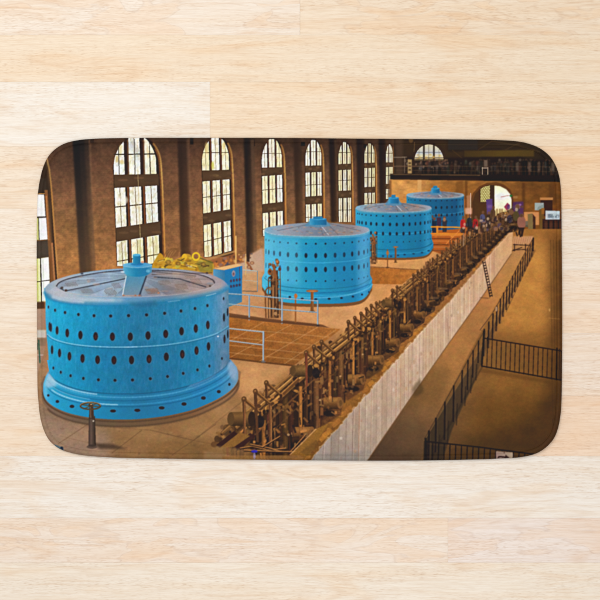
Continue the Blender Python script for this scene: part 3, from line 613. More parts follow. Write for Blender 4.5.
# governor between second and third
def governor(x, y0, y1, s, c=(122, 78, 40)):
    w = 3.3*s
    fill([(x-w, y0+9*s), (x+w*.9, y0+9*s), (x+w*1.1, y1), (x-w*1.1, y1)], lin((x-w, 0), (x+w, 0), (0, (82, 52, 30)), (.35, (140, 94, 54)), (.6, (96, 62, 36)), (1, (70, 44, 28))), .95, .3)
    for k in range(5): line([(x-w+.4+k*w*.45, y0+(12+3*rs.rand())*s), (x-w+.6+k*w*.45, y1-2)], .8*s, [(48, 32, 24), (176, 124, 74)][k % 2], .7, .15)
    for k in range(int(26*s)+8):
        dot(x+(rs.rand()-.5)*9*s, y0+rs.rand()*(y1-y0)*.95, (.5+rs.rand()*1.1)*s, (.6+rs.rand()*1.3)*s, [(150, 102, 60), (74, 46, 28), (120, 78, 44), (48, 32, 26), (190, 140, 92)][rs.randint(5)], .8, .2)
    dot(x+2.6*s, y0+2*s, 1.6*s, 2.0*s, c, 1, .25); dot(x+2.2*s, y0+1.4*s, 1*s, 1.2*s, (196, 136, 84), .9, .2)
    dot(x-4*s, y0+10.5*s, 2.0*s, 2.8*s, (130, 86, 50), 1, .3); dot(x-4*s, y0+10*s, .9*s, 1.2*s, (60, 40, 30), .8, .3); dot(x+4.4*s, y0+8*s, 1.3*s, 1.7*s, (96, 60, 44), 1, .25); line([(x-5.4*s, y0+16*s), (x-5.2*s, y1)], .9*s, (90, 58, 34), .95, .15); line([(x+4.8*s, y0+10*s), (x+5*s, y1-1)], .8*s, (104, 68, 40), .95, .15); line([(x-5.4*s, y0+18*s), (x+5*s, y0+17*s)], .9*s, (126, 84, 50), .9, .15)
    line([(x-1, y0+4*s), (x+1, y0+16*s)], 2.4*s, (136, 84, 46), 1, .2)
governor(373.6, 231.5, 264, .68)

# --- second
r2 = [266, 268.8, 274, 280, 288, 296.5, 306, 315.8, 325.5, 335.1, 344.2, 352.2, 358.8, 364, 367.6]
gen_far(264.4, 369.6, 231, 222.4, 236.4, 277.5, 288.6, 278.5, [(row(r2, 316.5, 53.2, 243.8, 6), 1.05, 1.0), (row(r2, 316.5, 53.2, 255.6, 6.2), 1.55, 2.6), (row(r2, 316.5, 53.4, 269.6, 6.6), 1.55, 2.7), (row(r2, 316.5, 53.4, 281.2, 6.8), .9, .85)],
        (309.4, 326.4, 218.8, 225, 313.2, 322.6, 216.6), (15.2, 3.2, 2.4), (84, 182, 212), (32, 148, 188), (30, 128, 172), 256.4)
line(arc([(263, 284), (270, 291), (290, 296.2), (316, 297.8), (345, 295.6), (366, 289.4), (372.6, 284)]), 1.4, (96, 186, 222), .55, .4)
line(arc([(266, 287), (290, 291.6), (316, 293), (350, 290.6), (370, 284)]), 1.0, (18, 92, 146), .5, .5)
for x, y in ((277, 294.5), (289.8, 297), (302.2, 298.6), (315.8, 299.2), (329.2, 298.8), (341.5, 298), (352.9, 296.6), (362, 294.6), (368.8, 292)): dot(x, y, 1.6*math.sqrt(max(.1, 1-((x-316)/58)**2)), 1.0, (20, 38, 60), .95, .2)
fill([(x, y) for x, y in row([264.5, 270, 280, 300], 316.5, 53.4, 240, 6)]+[(300, 286), (268, 280), (264.5, 276)], (120, 206, 236), .30, 4)
fill([(356, 238), (369.4, 233), (371, 282), (358, 288)], (120, 168, 204), .30, 3)
fill([(330, 240), (350, 238), (352, 285), (332, 288)], (28, 116, 166), .25, 4)

governor(274.6, 260, 318, 1.15)
line(spline([(266, 318), (265.4, 300), (266, 290), (270, 287)], 5), 1.2, (110, 66, 34), .95, .2); line([(267.6, 296), (270.8, 296)], .9, (190, 130, 80), .9)
# hand wheels and slim posts before the machines
def wheel_post(x, y, rw, yb, s, c=(124, 78, 40)):
    fill([(x-1.4*s, y), (x+1.2*s, y), (x+1.7*s, yb), (x-1.7*s, yb)], c, 1, .2); line([(x+.7*s, y+1), (x+1.0*s, yb-1)], .5*s, (190, 132, 80), .7, .1)
    fill(ell(x, y, rw, rw*.22, 20), (140, 88, 44), 1, .2); fill(ell(x, y+.1, rw*.7, rw*.10, 16), (196, 140, 88), .8, .15); dot(x, yb, 3*s, .8*s, (110, 72, 44), .9, .3)
wheel_post(312.2, 291, 6.2, 311.4, 1.0); wheel_post(395.6, 247, 3, 262.4, .6, (110, 72, 40))
line([(295.6, 294), (295.6, 323)], 1.5, (150, 92, 46), 1, .2); dot(295.8, 296, 1.7, 2.2, (176, 112, 60), 1, .2); dot(295.6, 305, 1.3, 1.4, (120, 70, 36), 1, .2)
line([(387.6, 249.5), (387.6, 267.4)], 1.0, (130, 84, 44), 1, .2); dot(387.6, 253, 1.4, 2.2, (160, 112, 66), 1, .2); dot(387.6, 267.4, 1.8, .6, (96, 62, 36), .8, .2)
# pit railing
for p, w in (([(228, 293.6), (249, 295), (282, 298.2), (318, 301)], 1.15), ([(228, 304), (249, 306), (282, 309.6), (318, 312.4)], 1.0)):
    line(p, w, (150, 176, 190), .98, .1); line([(x, y+.5) for x, y in p], .4, (100, 110, 116), .6)
for x, y0, y1 in ((249.2, 295, 320), (282, 298, 323.6), (317.6, 300.6, 326)): line([(x, y0), (x, y1)], 1.4, (150, 170, 182), 1, .1); line([(x+.6, y0), (x+.6, y1)], .4, (96, 104, 112), .7)
fill([(229, 315), (264, 319.2), (318, 324.6), (319, 326.4), (264, 321.4), (229, 317.2)], (104, 66, 38), .9, .25); dot(318, 325.6, 1.8, 1.0, (70, 52, 44), .9, .3)
for p, w in (([(228, 328.4), (263.6, 332)], 1.2), ([(228, 340.6), (263.2, 345)], 1.1)): line(p, w, (168, 178, 184), .98, .1); line([(x, y+.6) for x, y in p], .4, (104, 92, 84), .6)
line([(263.4, 331.6), (263.2, 361.6)], 1.6, (158, 172, 182), 1, .1); line([(264.2, 332), (264, 361)], .5, (96, 92, 92), .7); dot(263.4, 361.6, 2.4, 1.1, (110, 100, 92), .9, .3)

# --- first, the big one
base_out = spline([(43.6, 383), (43.2, 392), (45.5, 399), (51, 404.6), (58.5, 409), (68, 412.8), (80, 415.8), (92, 417.8), (105, 419), (120, 419.6), (136, 419.2), (152, 417.8), (168, 415.6), (182, 412.6), (195, 409), (208, 403.6), (220, 397.6), (229, 391.6), (235, 385.6), (238, 379.5), (238.2, 373)], 5)
fill([(x-(1.5 if x < 60 else -1.5 if x > 225 else 0), y+7.2-(2.2 if x < 50 else 0)) for x, y in base_out]+[(241, 372), (230, 362), (44, 376), (41, 384)], lin((40, 0), (240, 0), (0, (128, 104, 86)), (.3, (104, 84, 64)), (.7, (116, 84, 54)), (1, (150, 110, 76))), 1, .5)
line([(x, y+7.2) for x, y in base_out[12:]], 1.5, (70, 52, 38), .6, .7)
line([(x, y+2.2) for x, y in base_out[4:-6]], 1.7, (84, 66, 50), .75, .6)
FL = lin((42, 0), (239, 0), (0, (80, 172, 212)), (.07, (36, 158, 202)), (.25, (30, 134, 178)), (.5, (34, 116, 158)), (.75, (34, 120, 166)), (.88, (34, 128, 178)), (.95, (74, 140, 180)), (1, (120, 152, 174)))
junction = spline([(49.4, 373), (54, 378.4), (62, 383.4), (74, 387.8), (88, 391), (104, 392.9), (122, 393.6), (140, 393.2), (158, 391.6), (176, 388.6), (192, 384.2), (206, 378.6), (217, 372.6), (225, 366.6), (229.2, 360.6)], 5)
fill([(49, 371), (46, 376)]+base_out+[(236.6, 367), (230, 359)]+junction[::-1], FL, 1, .2)
fill([(47, 360), (229.4, 355)]+junction[::-1], FL, 1)
# flange modelling: shoulder light, ledge lines
off = lambda k, d: [(x+(d if x > 136 else -d)*min(1, abs(x-136)/92)*.9, y+d*1.0+k) for x, y in junction]
line(off(-.6, 0), 2.6, (14, 76, 116), .75, .8); line(off(2.6, 1.2), 1.4, (96, 180, 222), .42, .6)
line(off(5.2, 2.0), 1.2, (14, 80, 122), .35, .5); line(off(8.0, 3.0), 1.3, (64, 164, 214), .42, .5); line(off(9.6, 3.6), .9, (14, 80, 122), .45, .4)
line(off(1, 1)[4:24], 1.3, (166, 210, 232), .7, .6); line(off(8.2, 3)[5:30], 1.2, (180, 220, 238), .6, .5); line(off(5.6, 2.2)[6:22], .8, (120, 192, 226), .6, .4)
fill([(48.5, 371), (54, 378), (57, 386), (47, 388), (44.4, 384)], (176, 206, 226), .75, 2); fill([(43.4, 384), (47, 384), (48, 399), (44, 396)], (120, 196, 232), .5, 1.2)
fill([(227, 362), (232, 361), (237.5, 370), (236, 381), (229, 376)], (150, 176, 202), .75, 2.2); fill([(188, 385), (214, 373), (218, 377), (194, 389)], (70, 120, 164), .4, 1.5)
for k in range(4): line([(186+k*1.5, 389-k*1.4), (212, 377.4-k*1.2), (226, 368-k)], .5, (130, 176, 210), .35, .2)
for x, y, rx, ry in ((48.3, 395.4, 1.2, 1.2), (57.4, 401.5, 1.8, 1.4), (72, 406.4, 2.4, 1.6), (113, 411, 3.0, 1.6), (137.3, 410.3, 3.1, 1.7), (161.7, 407.9, 3.0, 1.7), (184, 404, 2.7, 1.8), (203.4, 398, 2.5, 1.8), (218.8, 391.7, 2.0, 1.7), (229.4, 384.4, 1.2, 1.5)):
    dot(x, y, rx+.5, ry+.4, (60, 140, 190), .5, .3); dot(x, y, rx, ry, (40, 34, 38), .97, .3)
# shell
shell_top = spline([(44.2, 292), (48, 297.5), (56, 301), (70, 303.4), (90, 304.8), (114, 304.8), (138, 303.6), (165, 301.4), (190, 298.4), (210, 295), (222, 291.8), (228.4, 288)], 5)
left_edge = [(44.2, 291), (45.4, 300), (45.6, 320), (46.8, 338), (48.2, 352), (49.4, 373)]
right_edge = [(229.2, 360.6), (229.2, 330), (228.6, 300), (228.4, 286)]
shell = left_edge+junction[1:]+right_edge+shell_top[::-1][:1]
BODY = lin((44, 0), (229, 0), (0, (66, 172, 208)), (.05, (34, 168, 210)), (.15, (26, 156, 200)), (.32, (28, 134, 178)), (.52, (34, 118, 158)), (.70, (34, 122, 164)), (.84, (38, 140, 182)), (.91, (58, 138, 180)), (.965, (104, 142, 172)), (1, (88, 126, 150)))
full = [(44.2, 288), (228.4, 285)]+right_edge[::-1]+junction[::-1]+left_edge[::-1]
sc_ = region(full); fill(full, BODY, 1, .15)
fill([(44, 345), (230, 338), (230, 362)]+junction[::-1], (14, 76, 116), .16, 6, sc_)
fill([(150, 306), (222, 296), (224, 330), (150, 345)], (60, 140, 180), .15, 10, sc_)
mott = noise2(7, 3, .7, 41)*region(full); tint(mott, .12); strk = noise2(5, 3, .3, 43)*region(full); tint(strk, .09); CV[..., 0] = np.clip(CV[..., 0]+.10*np.clip(strk, -.3, .3), 0, 1); tint(noise2(1.3, 2, .5, 42)*region(full+[]), .06)
for k in range(60):      # drips and scuffs
    x = 50+rs.rand()*174; y = 306+rs.rand()*60; line([(x, y), (x+.3, y+3+rs.rand()*10)], .5, [(70, 170, 220), (14, 96, 150), (110, 180, 214)][rs.randint(3)], .22, .3, sc_)
# weld seam between the two shell rings
seam = spline([(47, 334), (52, 338), (60, 341.2), (72, 344), (86, 345.8), (104, 346.9), (124, 347.2), (146, 346.4), (166, 344.8), (186, 341.8), (204, 337.6), (218, 332.8), (228.6, 326)], 5)
line(seam, 1.3, (100, 190, 228), .35, .3, sc_); line(seam[:34], .8, (170, 216, 236), .6, .3, sc_); line([(x, y+1.2) for x, y in seam], .9, (14, 80, 116), .35, .4, sc_); line(seam[30:56], .6, (170, 200, 220), .5, .2, sc_)
def holes(pts, rx, ry, small=False):
    for x, y in pts:
        f = math.sqrt(max(.04, 1-((x-137.5)/94)**2)); f = max(f, .28)
        dot(x+.25, y+.2, rx*f+.7, ry+.6, (84, 120, 140), .55, .45, sc_)
        dot(x, y, rx*f, ry, (34, 30, 40), .97, .3, sc_)
        if not small: dot(x+.3*f, y+.6, rx*f*.5, ry*.5, [(70, 34, 26), (44, 34, 34), (88, 48, 40)][rs.randint(3)], .6, .4, sc_)
        else: dot(x-.3, y-.2, rx*f*.6, ry*.6, (20, 40, 64), .8, .2, sc_)
holes([(48.4, 307), (55, 310.2), (65, 312.5), (78.4, 314.5), (94, 315.7), (110.7, 316), (128.6, 315.6), (146.6, 314.9), (164.6, 313.3), (181, 311), (195, 308.5), (207.4, 305.6), (223.6, 298.6)], 1.55, 1.5, True)
holes([(49.5, 326.5), (50.8, 327.5), (57, 330.4), (67.2, 333), (80.4, 335), (95.6, 336.3), (112.4, 336.7), (130.3, 336.7), (148, 335.5), (165.7, 333.9), (181.5, 331.2), (195.8, 328.5), (207.8, 325), (224, 317.4), (227.6, 312)], 2.6, 4.2)
holes([(52, 349.8), (59.5, 353), (69.4, 356.2), (82.5, 358.4), (97.6, 359.7), (114, 360.2), (131.5, 360), (149, 359), (166.3, 356.8), (182.3, 354.2), (196.5, 350.6), (208.5, 346.4), (224.5, 339), (227.8, 334)], 2.6, 4.3)
holes([(53.4, 368), (60.8, 372.2), (70.6, 375.7), (83.4, 378.4), (98.4, 379.8), (115, 380.3), (132.5, 380), (150.3, 378.7), (167.5, 376.5), (183.2, 373.4), (197.5, 369.9), (209.4, 366), (222, 358.5)], 1.5, 1.45, True)
dot(218, 336.4, 1.0, .6, (236, 240, 240), .9, .3)
# rounded shoulder and lid
lid_out = spline([(44.2, 291), (46, 286.4), (52, 281.6), (62, 277.6), (76, 274), (94, 271), (114, 269), (136, 268), (158, 268.2), (180, 269.4), (198, 271.6), (212, 275), (222, 279.6), (227, 284), (228.4, 288)], 5)
shoulder = lid_out+shell_top[::-1]
fill(shoulder, lin((44, 0), (229, 0), (0, (150, 172, 190)), (.08, (170, 172, 178)), (.2, (146, 172, 192)), (.45, (96, 150, 190)), (.65, (110, 134, 156)), (.82, (150, 142, 142)), (.95, (160, 150, 152)), (1, (120, 146, 180))), 1, .5)
line([(x, y-2.2) for x, y in shell_top[4:]], 3.4, (78, 146, 180), .6, 1.4); line([(x, y-.2) for x, y in shell_top], 2.6, (34, 126, 172), .7, 1.2)
line([(x, y-4.6) for x, y in shell_top[8:26]], 2.0, (180, 200, 214), .6, 1.4); line([(52, 297), (60, 299.4), (72, 301.4), (84, 302)], 2.0, (206, 214, 220), .7, 1.2)
line([(168, 301.8), (180, 300.4)], .9, (180, 206, 222), .4, .6); line([(206, 296), (216, 293.4)], .9, (190, 214, 228), .5, .6)
fill([(128, 303), (156, 300), (158, 306), (136, 307)], (44, 92, 120), .4, 1.6)
fill([(48, 292), (70, 300), (120, 302), (126, 299), (80, 296), (54, 287)], (196, 206, 214), .4, 2)
fill([(176, 299), (216, 290), (224, 284), (214, 284), (186, 294)], (176, 170, 172), .4, 2)
plate = spline([(56.6, 286.4), (60, 282.2), (70, 278.4), (86, 275), (106, 272), (126, 270.4), (148, 270.2), (172, 271.2), (192, 273.4), (206, 276.6), (213, 280.4), (214, 284), (208, 288), (194, 291.6), (172, 294.8), (146, 296.6), (118, 297), (92, 296), (72, 293.4), (60, 290)], 5, True)
fill(plate, lin((56, 0), (215, 0), (0, (148, 160, 174)), (.2, (150, 172, 190)), (.42, (128, 160, 184)), (.58, (118, 132, 148)), (.75, (142, 138, 142)), (.9, (170, 152, 146)), (1, (150, 132, 126))), 1, .3)
pcl = region(plate); tint(noise2(5, 3, 2.2, 51)*pcl, .26)
line(plate[:55]+[], 1.3, (56, 52, 58), .8, .3); line([(x-.4, y-1.3) for x, y in plate[:50]], .8, (176, 178, 184), .7, .4); line(plate[55:], .8, (196, 188, 184), .55, .4)
for k in range(18):      # cone plates: every other sector a little lighter, thin ribs between
    a0, a1 = 2*math.pi*k/18+.1, 2*math.pi*(k+1)/18+.1
    tri = [(137, 276), (136+79*math.cos(a0), 283.5+13.6*math.sin(a0)), (136+79*math.cos(a1), 283.5+13.6*math.sin(a1))]
    fill(tri, (214, 216, 220) if k % 2 else (84, 96, 112), .13 if k % 2 else .16, .3, pcl)
    line([tri[0], tri[1]], .45, (84, 86, 94), .45, .15, pcl)
fill(ell(120, 281, 40, 8), (170, 190, 206), .28, 5, pcl); fill(ell(190, 286, 26, 8), (150, 118, 104), .25, 4, pcl)
for p in ([(65, 291), (90, 286), (126, 278.5)], [(154, 277), (180, 279), (206, 287)], [(60, 288), (64, 290.4)], [(150, 271.4), (196, 276)]): line(p, 1.15, (48, 52, 62), .8, .25)
line([(152, 274.5), (212, 272.8)], 1.0, (70, 58, 58), .7, .3); fill([(150, 272), (176, 271.4), (204, 275), (190, 279), (160, 276)], (186, 160, 148), .45, 2)
for x, y, n, m, c in ((71.5, 284.4, 7, 3, (96, 84, 84)), (91, 280.4, 5, 2, (110, 96, 96)), (87, 291, 7, 3, (100, 96, 100)), (110.5, 292, 7, 5, (84, 66, 58)), (116.5, 285.6, 5, 4, (92, 84, 84)), (133, 288, 3, 3, (110, 130, 146)), (152.5, 291.2, 8, 4, (100, 62, 40)), (164.5, 282.6, 7, 3, (108, 90, 84)), (181.5, 286.6, 7, 4, (100, 76, 66)), (196, 281.4, 6, 4, (112, 84, 72)), (180, 290.6, 6, 2, (120, 110, 108)), (190, 277, 6, 2, (124, 100, 90))):
    dot(x, y, n*1.0, m*1.0, (160, 150, 146) if x < 145 else (166, 142, 126), .2, 1.0, pcl)
    for i in range(n):
        for j in range(m): 
            if ((i-(n-1)/2)/(n*.56))**2+((j-(m-1)/2)/(m*.58+.2))**2 < 1: dot(x+(i-(n-1)/2)*1.6+(j-(m-1)/2)*.9, y+(j-(m-1)/2)*1.35-(i-(n-1)/2)*.12, .55, .42, c, .72, .2, pcl)
dot(152, 290.6, 6, 2.2, (176, 108, 70), .28, 1); dot(158.5, 293, 1.2, 1.0, (206, 130, 84), .6, .6); dot(207, 273, 1.3, 1.0, (70, 60, 60), .9, .3); dot(210, 286, 1.2, 1, (80, 66, 60), .9, .3); dot(62, 287.8, 1.4, 1.2, (70, 58, 54), .9, .3); dot(66, 290.4, 1.5, 1.2, (80, 56, 48), .9, .3); dot(82, 273.6, 1.4, 1, (60, 64, 74), .9, .3)
for k in range(26):
    x = 60+rs.rand()*150; y = 272+rs.rand()*23; dot(x, y, 1+rs.rand()*3.5, .5+rs.rand()*.9, [(190, 186, 186), (176, 148, 132), (110, 132, 150), (204, 170, 150)][rs.randint(4)], .35, .6, pcl)
# the key-shaped cover and hub
fill([(126, 275), (146, 275), (139.4, 295.4), (122.4, 295.4)], lin((0, 274), (0, 296), (0, (70, 140, 176)), (1, (122, 146, 162))), 1, .3)
line([(126.2, 276), (122.6, 295)], .8, (232, 236, 238), .95, .2); line([(146.4, 276), (139.6, 295)], 1.6, (50, 62, 80), .9, .3); line([(122.4, 295.6), (139.4, 295.6)], .9, (196, 160, 140), .9, .3)
for x in (123.6, 135.4, 139.5): dot(x, 295.4, 1.2, .9, (160, 112, 90), .8, .4)
hub = [(123, 265), (123.4, 272.4)]+spline([(123.4, 272.4), (128, 275.6), (137, 276.8), (146, 275.6), (151.8, 272)], 5)+[(152, 264.6)]
fill(hub, lin((122, 0), (153, 0), (0, (110, 180, 204)), (.15, (70, 158, 192)), (.45, (30, 128, 172)), (.8, (36, 120, 164)), (1, (96, 156, 184))), 1, .25)
fill(ell(137.5, 265, 14.6, 2.6), lin((122, 0), (153, 0), (0, (120, 186, 214)), (.5, (52, 148, 200)), (1, (110, 166, 196))), 1, .2); line(ell(137.5, 265, 14.6, 2.6, 20, .1, 3.0), .6, (170, 208, 224), .6, .2)
fill(ell(137, 264.2, 6.4, 1.4), (22, 100, 156), .6, .5)
fill([(132.8, 255), (132.8, 263.6), (136.6, 264.6), (140.4, 263.4), (140.4, 255)], lin((132, 0), (141, 0), (0, (60, 152, 186)), (.35, (32, 130, 174)), (1, (26, 108, 150))), 1, .2); fill(ell(136.6, 255, 3.9, 1.3), (92, 178, 214), 1, .2)
dot(148, 271, 2, 1.6, (120, 190, 220), .6, .6); dot(142.6, 262, 1.6, 1.3, (206, 130, 96), .7, .4); dot(122.6, 272, 2, 1, (200, 214, 222), .8, .5)

# foreground hand-wheel valve
fill([(93, 443), (112, 444), (128, 449), (100, 449)], (62, 46, 34), .75, 1.6)
fill([(88.8, 418), (95, 416), (96, 446.5), (88.4, 447)], lin((88, 0), (96, 0), (0, (58, 46, 40)), (.4, (96, 78, 66)), (.7, (70, 56, 46)), (1, (44, 34, 28))), 1, .25)
fill([(89.4, 405), (93.2, 405), (94.2, 419), (89, 419)], (66, 52, 42), 1, .2); line([(90.4, 406), (90.8, 418)], .8, (128, 112, 98), .8, .2)
fill(ell(92, 446.8, 5.4, 1.9), (92, 74, 62), 1, .3); fill(ell(92.2, 445.6, 3.8, 1.2), (66, 52, 44), .9, .3)
line(ell(90.4, 406, 10.0, 3.3, 30)+[(100.4, 406)], 1.5, (78, 66, 44), 1, .15); line(ell(90.4, 405.4, 10.0, 3.3, 30, math.pi, 2*math.pi), .6, (150, 132, 96), .8)
for a in (.3, 2.2, 3.6, 5.4): line([(90.4, 406), (90.4+9.4*math.cos(a), 406+3*math.sin(a))], 1.0, (84, 70, 46), 1, .1)
dot(90.6, 405, 2.2, 1.6, (70, 56, 40), 1, .2); dot(91.2, 404.4, .9, .7, (160, 140, 104), .9); dot(93.4, 421, 1.0, .8, (206, 190, 170), .9, .2)
fill([(49, 446), (55, 444.6), (63, 447.6), (64, 452), (58, 450.6)], (70, 104, 124), .8, .6); dot(61.8, 448.2, 1.5, 1.8, (22, 44, 62), .95, .4)

# ------------------------------------------------ right side: lower floor, walkway, white boarded wall
right = [(513, 229), (566, 229), (566, 470), (300, 470), (309, 460), (416, 390), (449, 343), (481.5, 297.5), (511.5, 253.5)]
fill(right, bil(420, 560, 232, 460, (178, 124, 64), (152, 98, 42), (100, 70, 40), (96, 64, 26)), 1, .3)
fill([(512, 236), (534, 236), (470, 352), (425, 440), (420, 466), (364, 466), (416, 390), (449, 343), (481.5, 297.5), (511.5, 253.5)],
     lin((512, 240), (392, 462), (0, (184, 132, 80)), (.2, (176, 120, 66)), (.5, (170, 116, 62)), (.68, (148, 102, 56)), (.82, (108, 78, 48)), (1, (78, 57, 40))), 1, .8)
fill([(418, 372), (456, 366), (440, 400), (406, 410)], (100, 74, 36), .4, 7)
fill([(534, 240), (552, 236), (556, 330), (500, 330), (505, 300)], (206, 142, 68), .75, 9)
fill([(500, 240), (530, 238), (512, 290), (500, 300)], (186, 132, 76), .35, 5)
fill([(500, 366), (545, 378), (545, 430), (462, 436), (478, 390)], (150, 100, 40), .5, 12)
fill([(480, 400), (545, 395), (550, 440), (470, 440)], (84, 54, 18), .5, 12)
fill([(520, 420), (566, 380), (566, 470), (430, 470), (450, 444)], (58, 38, 17), .62, 13)
fill([(548, 234), (566, 234), (566, 470), (546, 470)], (74, 46, 20), .6, 10)
for x in (551.5, 554.4, 557.2): line([(x-1, 240), (x+1.5, 440)], .8, (62, 39, 18), .3, .6)
line([(559.5, 240), (561, 400)], 1.6, (60, 36, 16), .5, .8)
rF = region([(513, 230), (566, 230), (566, 470), (366, 470), (449, 343), (511.5, 253.5)])
fill([(506, 270), (540, 256), (546, 345), (490, 330)], (196, 132, 58), .35, 9); tint(noise2(13, 3, 1.2, 61)*rF, .20); tint(noise2(1.7, 3, 1.4, 62)*rF, .10)
dot(549.5, 310, .8, 1.6, (214, 160, 90), .7, .3); line([(548, 318), (560, 319)], .6, (190, 136, 70), .4, .4); line([(540, 320), (550, 312)], 1, (180, 124, 56), .35, .8)
fill([(514, 237), (533, 236.5), (530, 244), (512, 245)], (208, 150, 108), .75, .8)
for k in range(9): line([(513+k*2.2, 237), (511.8+k*2.1, 245)], .5, (150, 96, 60), .6, .1)
# kerb shadow strip under the long fence
strip = [(423, 462), (424, 441), (436, 420), (450, 398), (464, 376), (478, 354), (533, 250), (536, 250), (506, 306), (485, 352), (472, 388), (462, 408), (452, 430), (442, 462)]
fill(strip, lin((533, 250), (432, 460), (0, (120, 80, 42)), (.4, (98, 68, 38)), (.65, (66, 52, 36)), (1, (42, 34, 26))), .8, .9)
line([(424, 441), (450, 398), (478, 354), (510, 292)], .7, (150, 112, 64), .5, .3)

# wall: lit face of pale boards
wall = [(309, 461), (358, 404), (410, 344), (464, 285), (494, 249.5), (513.4, 229), (511.6, 253.6), (481.5, 297.5), (449, 343), (416, 390), (367, 461)]
wcl = region(wall)
fill(wall, lin((510, 235), (335, 462), (0, (206, 156, 110)), (.3, (212, 176, 142)), (.62, (194, 164, 138)), (.85, (162, 142, 124)), (1, (142, 132, 124))), 1, .15)
n = 0; xs = []
for i in range(64):
    xx = 590-1/(.00328+.000118*i)
    if xx > 514: break
    xs.append(xx)
TOPX = [309, 358, 410, 464, 494, 513.4]; TOPY = [461, 404, 344, 285, 249.5, 229]; BX = [367, 416, 449, 481.5, 511.6]; BY = [461, 390, 343, 297.5, 253.6]
for i, xx in enumerate(xs):
    yt = np.interp(xx, TOPX, TOPY); x2 = xx-1.5*(590-xx)/275; s_ = (590-xx)/275
    yb = np.interp(x2, BX, BY) if x2 > 367 else 466
    nx_ = xs[i+1] if i+1 < len(xs) else xx+3
    tone = rs.rand()
    fill([(xx, yt-2), (nx_, yt-8), (nx_-1.5*s_, 470), (x2, 470)], (236, 220, 206) if tone > .5 else (166, 140, 120), .06+.15*abs(tone-.5)*2, .2, wcl)
    line([(xx, yt), (x2, 470)], max(.45, 1.0*s_), (128, 106, 94) if rs.rand() > .35 else (170, 122, 92), (.25+.4*rs.rand())*min(1, .35+s_*.75), .2, wcl)
    if rs.rand() > .55: line([(xx+1.3*s_, yt), (x2+1.3*s_, 470)], .7*s_, (228, 208, 188), .4, .25, wcl)
for k in range(30):     # knots, rubbed paint, stains
    u = rs.rand(); i = rs.randint(len(xs)); xx = xs[i]; yt = np.interp(xx, TOPX, TOPY); s_ = (590-xx)/275
    dot(xx+2*s_, yt+(8+50*u)*s_, (.7+1.2*rs.rand())*s_, (1.2+3*rs.rand())*s_, [(150, 120, 102), (222, 208, 196), (176, 134, 100)][rs.randint(3)], .5, .5, wcl)
tint(noise2(6, 2, .6, 71)*wcl, .12); tint(noise2(1.4, 2, .6, 72)*wcl, .05)
line(list(zip(BX, BY)), 1.0, (110, 78, 50), .6, .4)
fill([(300, 456), (372, 450), (372, 466), (300, 466)], (120, 116, 114), .35, 2, wcl)
fill([(412, 388), (420, 378), (424, 392), (414, 398)], (74, 56, 30), .55, 2)
line([(449, 343), (447, 318)], .6, (130, 100, 76), .4, .2, wcl)
# chipped top edge of the wall
edge = []
for t in np.linspace(0, 1, 150):
    xx = 309+204.4*t; yy = np.interp(xx, TOPX, TOPY); s_ = (590-xx)/275
    edge.append((xx+(rs.rand()-.5)*3.2*s_, yy+(rs.rand()-.5)*3.6*s_))

# ------------------------------------------------ the long bank of governors and levers
bank = [(222, 450), (233, 438), (244, 426), (240, 404), (250, 394), (262, 386), (284, 384), (300, 366), (306, 358), (322, 344), (334, 350), (344, 328), (352, 322), (372, 306), (388, 304), (396, 290), (412, 282), (422, 272), (436, 258), (456, 240), (470, 233), (492, 220), (508, 212), (515, 222), (513.4, 229)]
bank_dark = lin((250, 440), (510, 225), (0, (48, 32, 21)), (.3, (58, 38, 23)), (.65, (84, 56, 32)), (1, (106, 74, 46)))
fill([(222, 450), (226, 461), (309, 461)]+edge+[(512, 222), (480, 236), (440, 272), (400, 310), (360, 340), (320, 372), (285, 404), (262, 424), (240, 432)], (96, 66, 34), 1, .4)
fill([(240, 446), (246, 426), (262, 410), (286, 392), (310, 374), (340, 352), (372, 324), (404, 298), (430, 272), (460, 244), (490, 222), (508, 214), (508, 224), (486, 248), (462, 272), (436, 298), (408, 326), (380, 356), (350, 386), (322, 420), (298, 448), (268, 448)], bank_dark, .96, .8)
# brown ledge with broken rubble between the machines and the wall
led = [(298, 452), (318, 428), (346, 396), (372, 366), (398, 338), (430, 306), (456, 278), (482, 252), (512, 222)]
fill([(285, 461), (298, 446)]+led[1:]+edge[::-1]+[(309, 461)], lin((300, 450), (510, 225), (0, (112, 74, 30)), (.3, (132, 86, 36)), (.6, (138, 88, 42)), (1, (132, 92, 58))), 1, .4)
for k in range(260):
    u = rs.rand(); xx = 300+208*u; s_ = (590-xx)/275; yl = np.interp(xx, TOPX, TOPY)
    d = rs.rand(); x = xx-d*22*s_; y = yl-1-d*1*s_-rs.rand()*3*s_
    dot(x, y, (.8+2.6*rs.rand())*s_, (.6+1.6*rs.rand())*s_, [(186, 126, 52), (112, 72, 28), (84, 52, 24), (176, 122, 56), (132, 92, 50)][rs.randint(5)], .42, .35)
for k in range(34):
    xx = 305+205*rs.rand(); s_ = (590-xx)/275; yl = np.interp(xx, TOPX, TOPY)
    fill([(xx-9*s_, yl-2*s_), (xx-2*s_, yl-7*s_), (xx+1*s_, yl-3*s_), (xx-6*s_, yl+2*s_)], [(176, 116, 44), (110, 70, 28), (150, 96, 40)][rs.randint(3)], .7, .3)
line(edge, .9, (214, 186, 150), .45, .2)

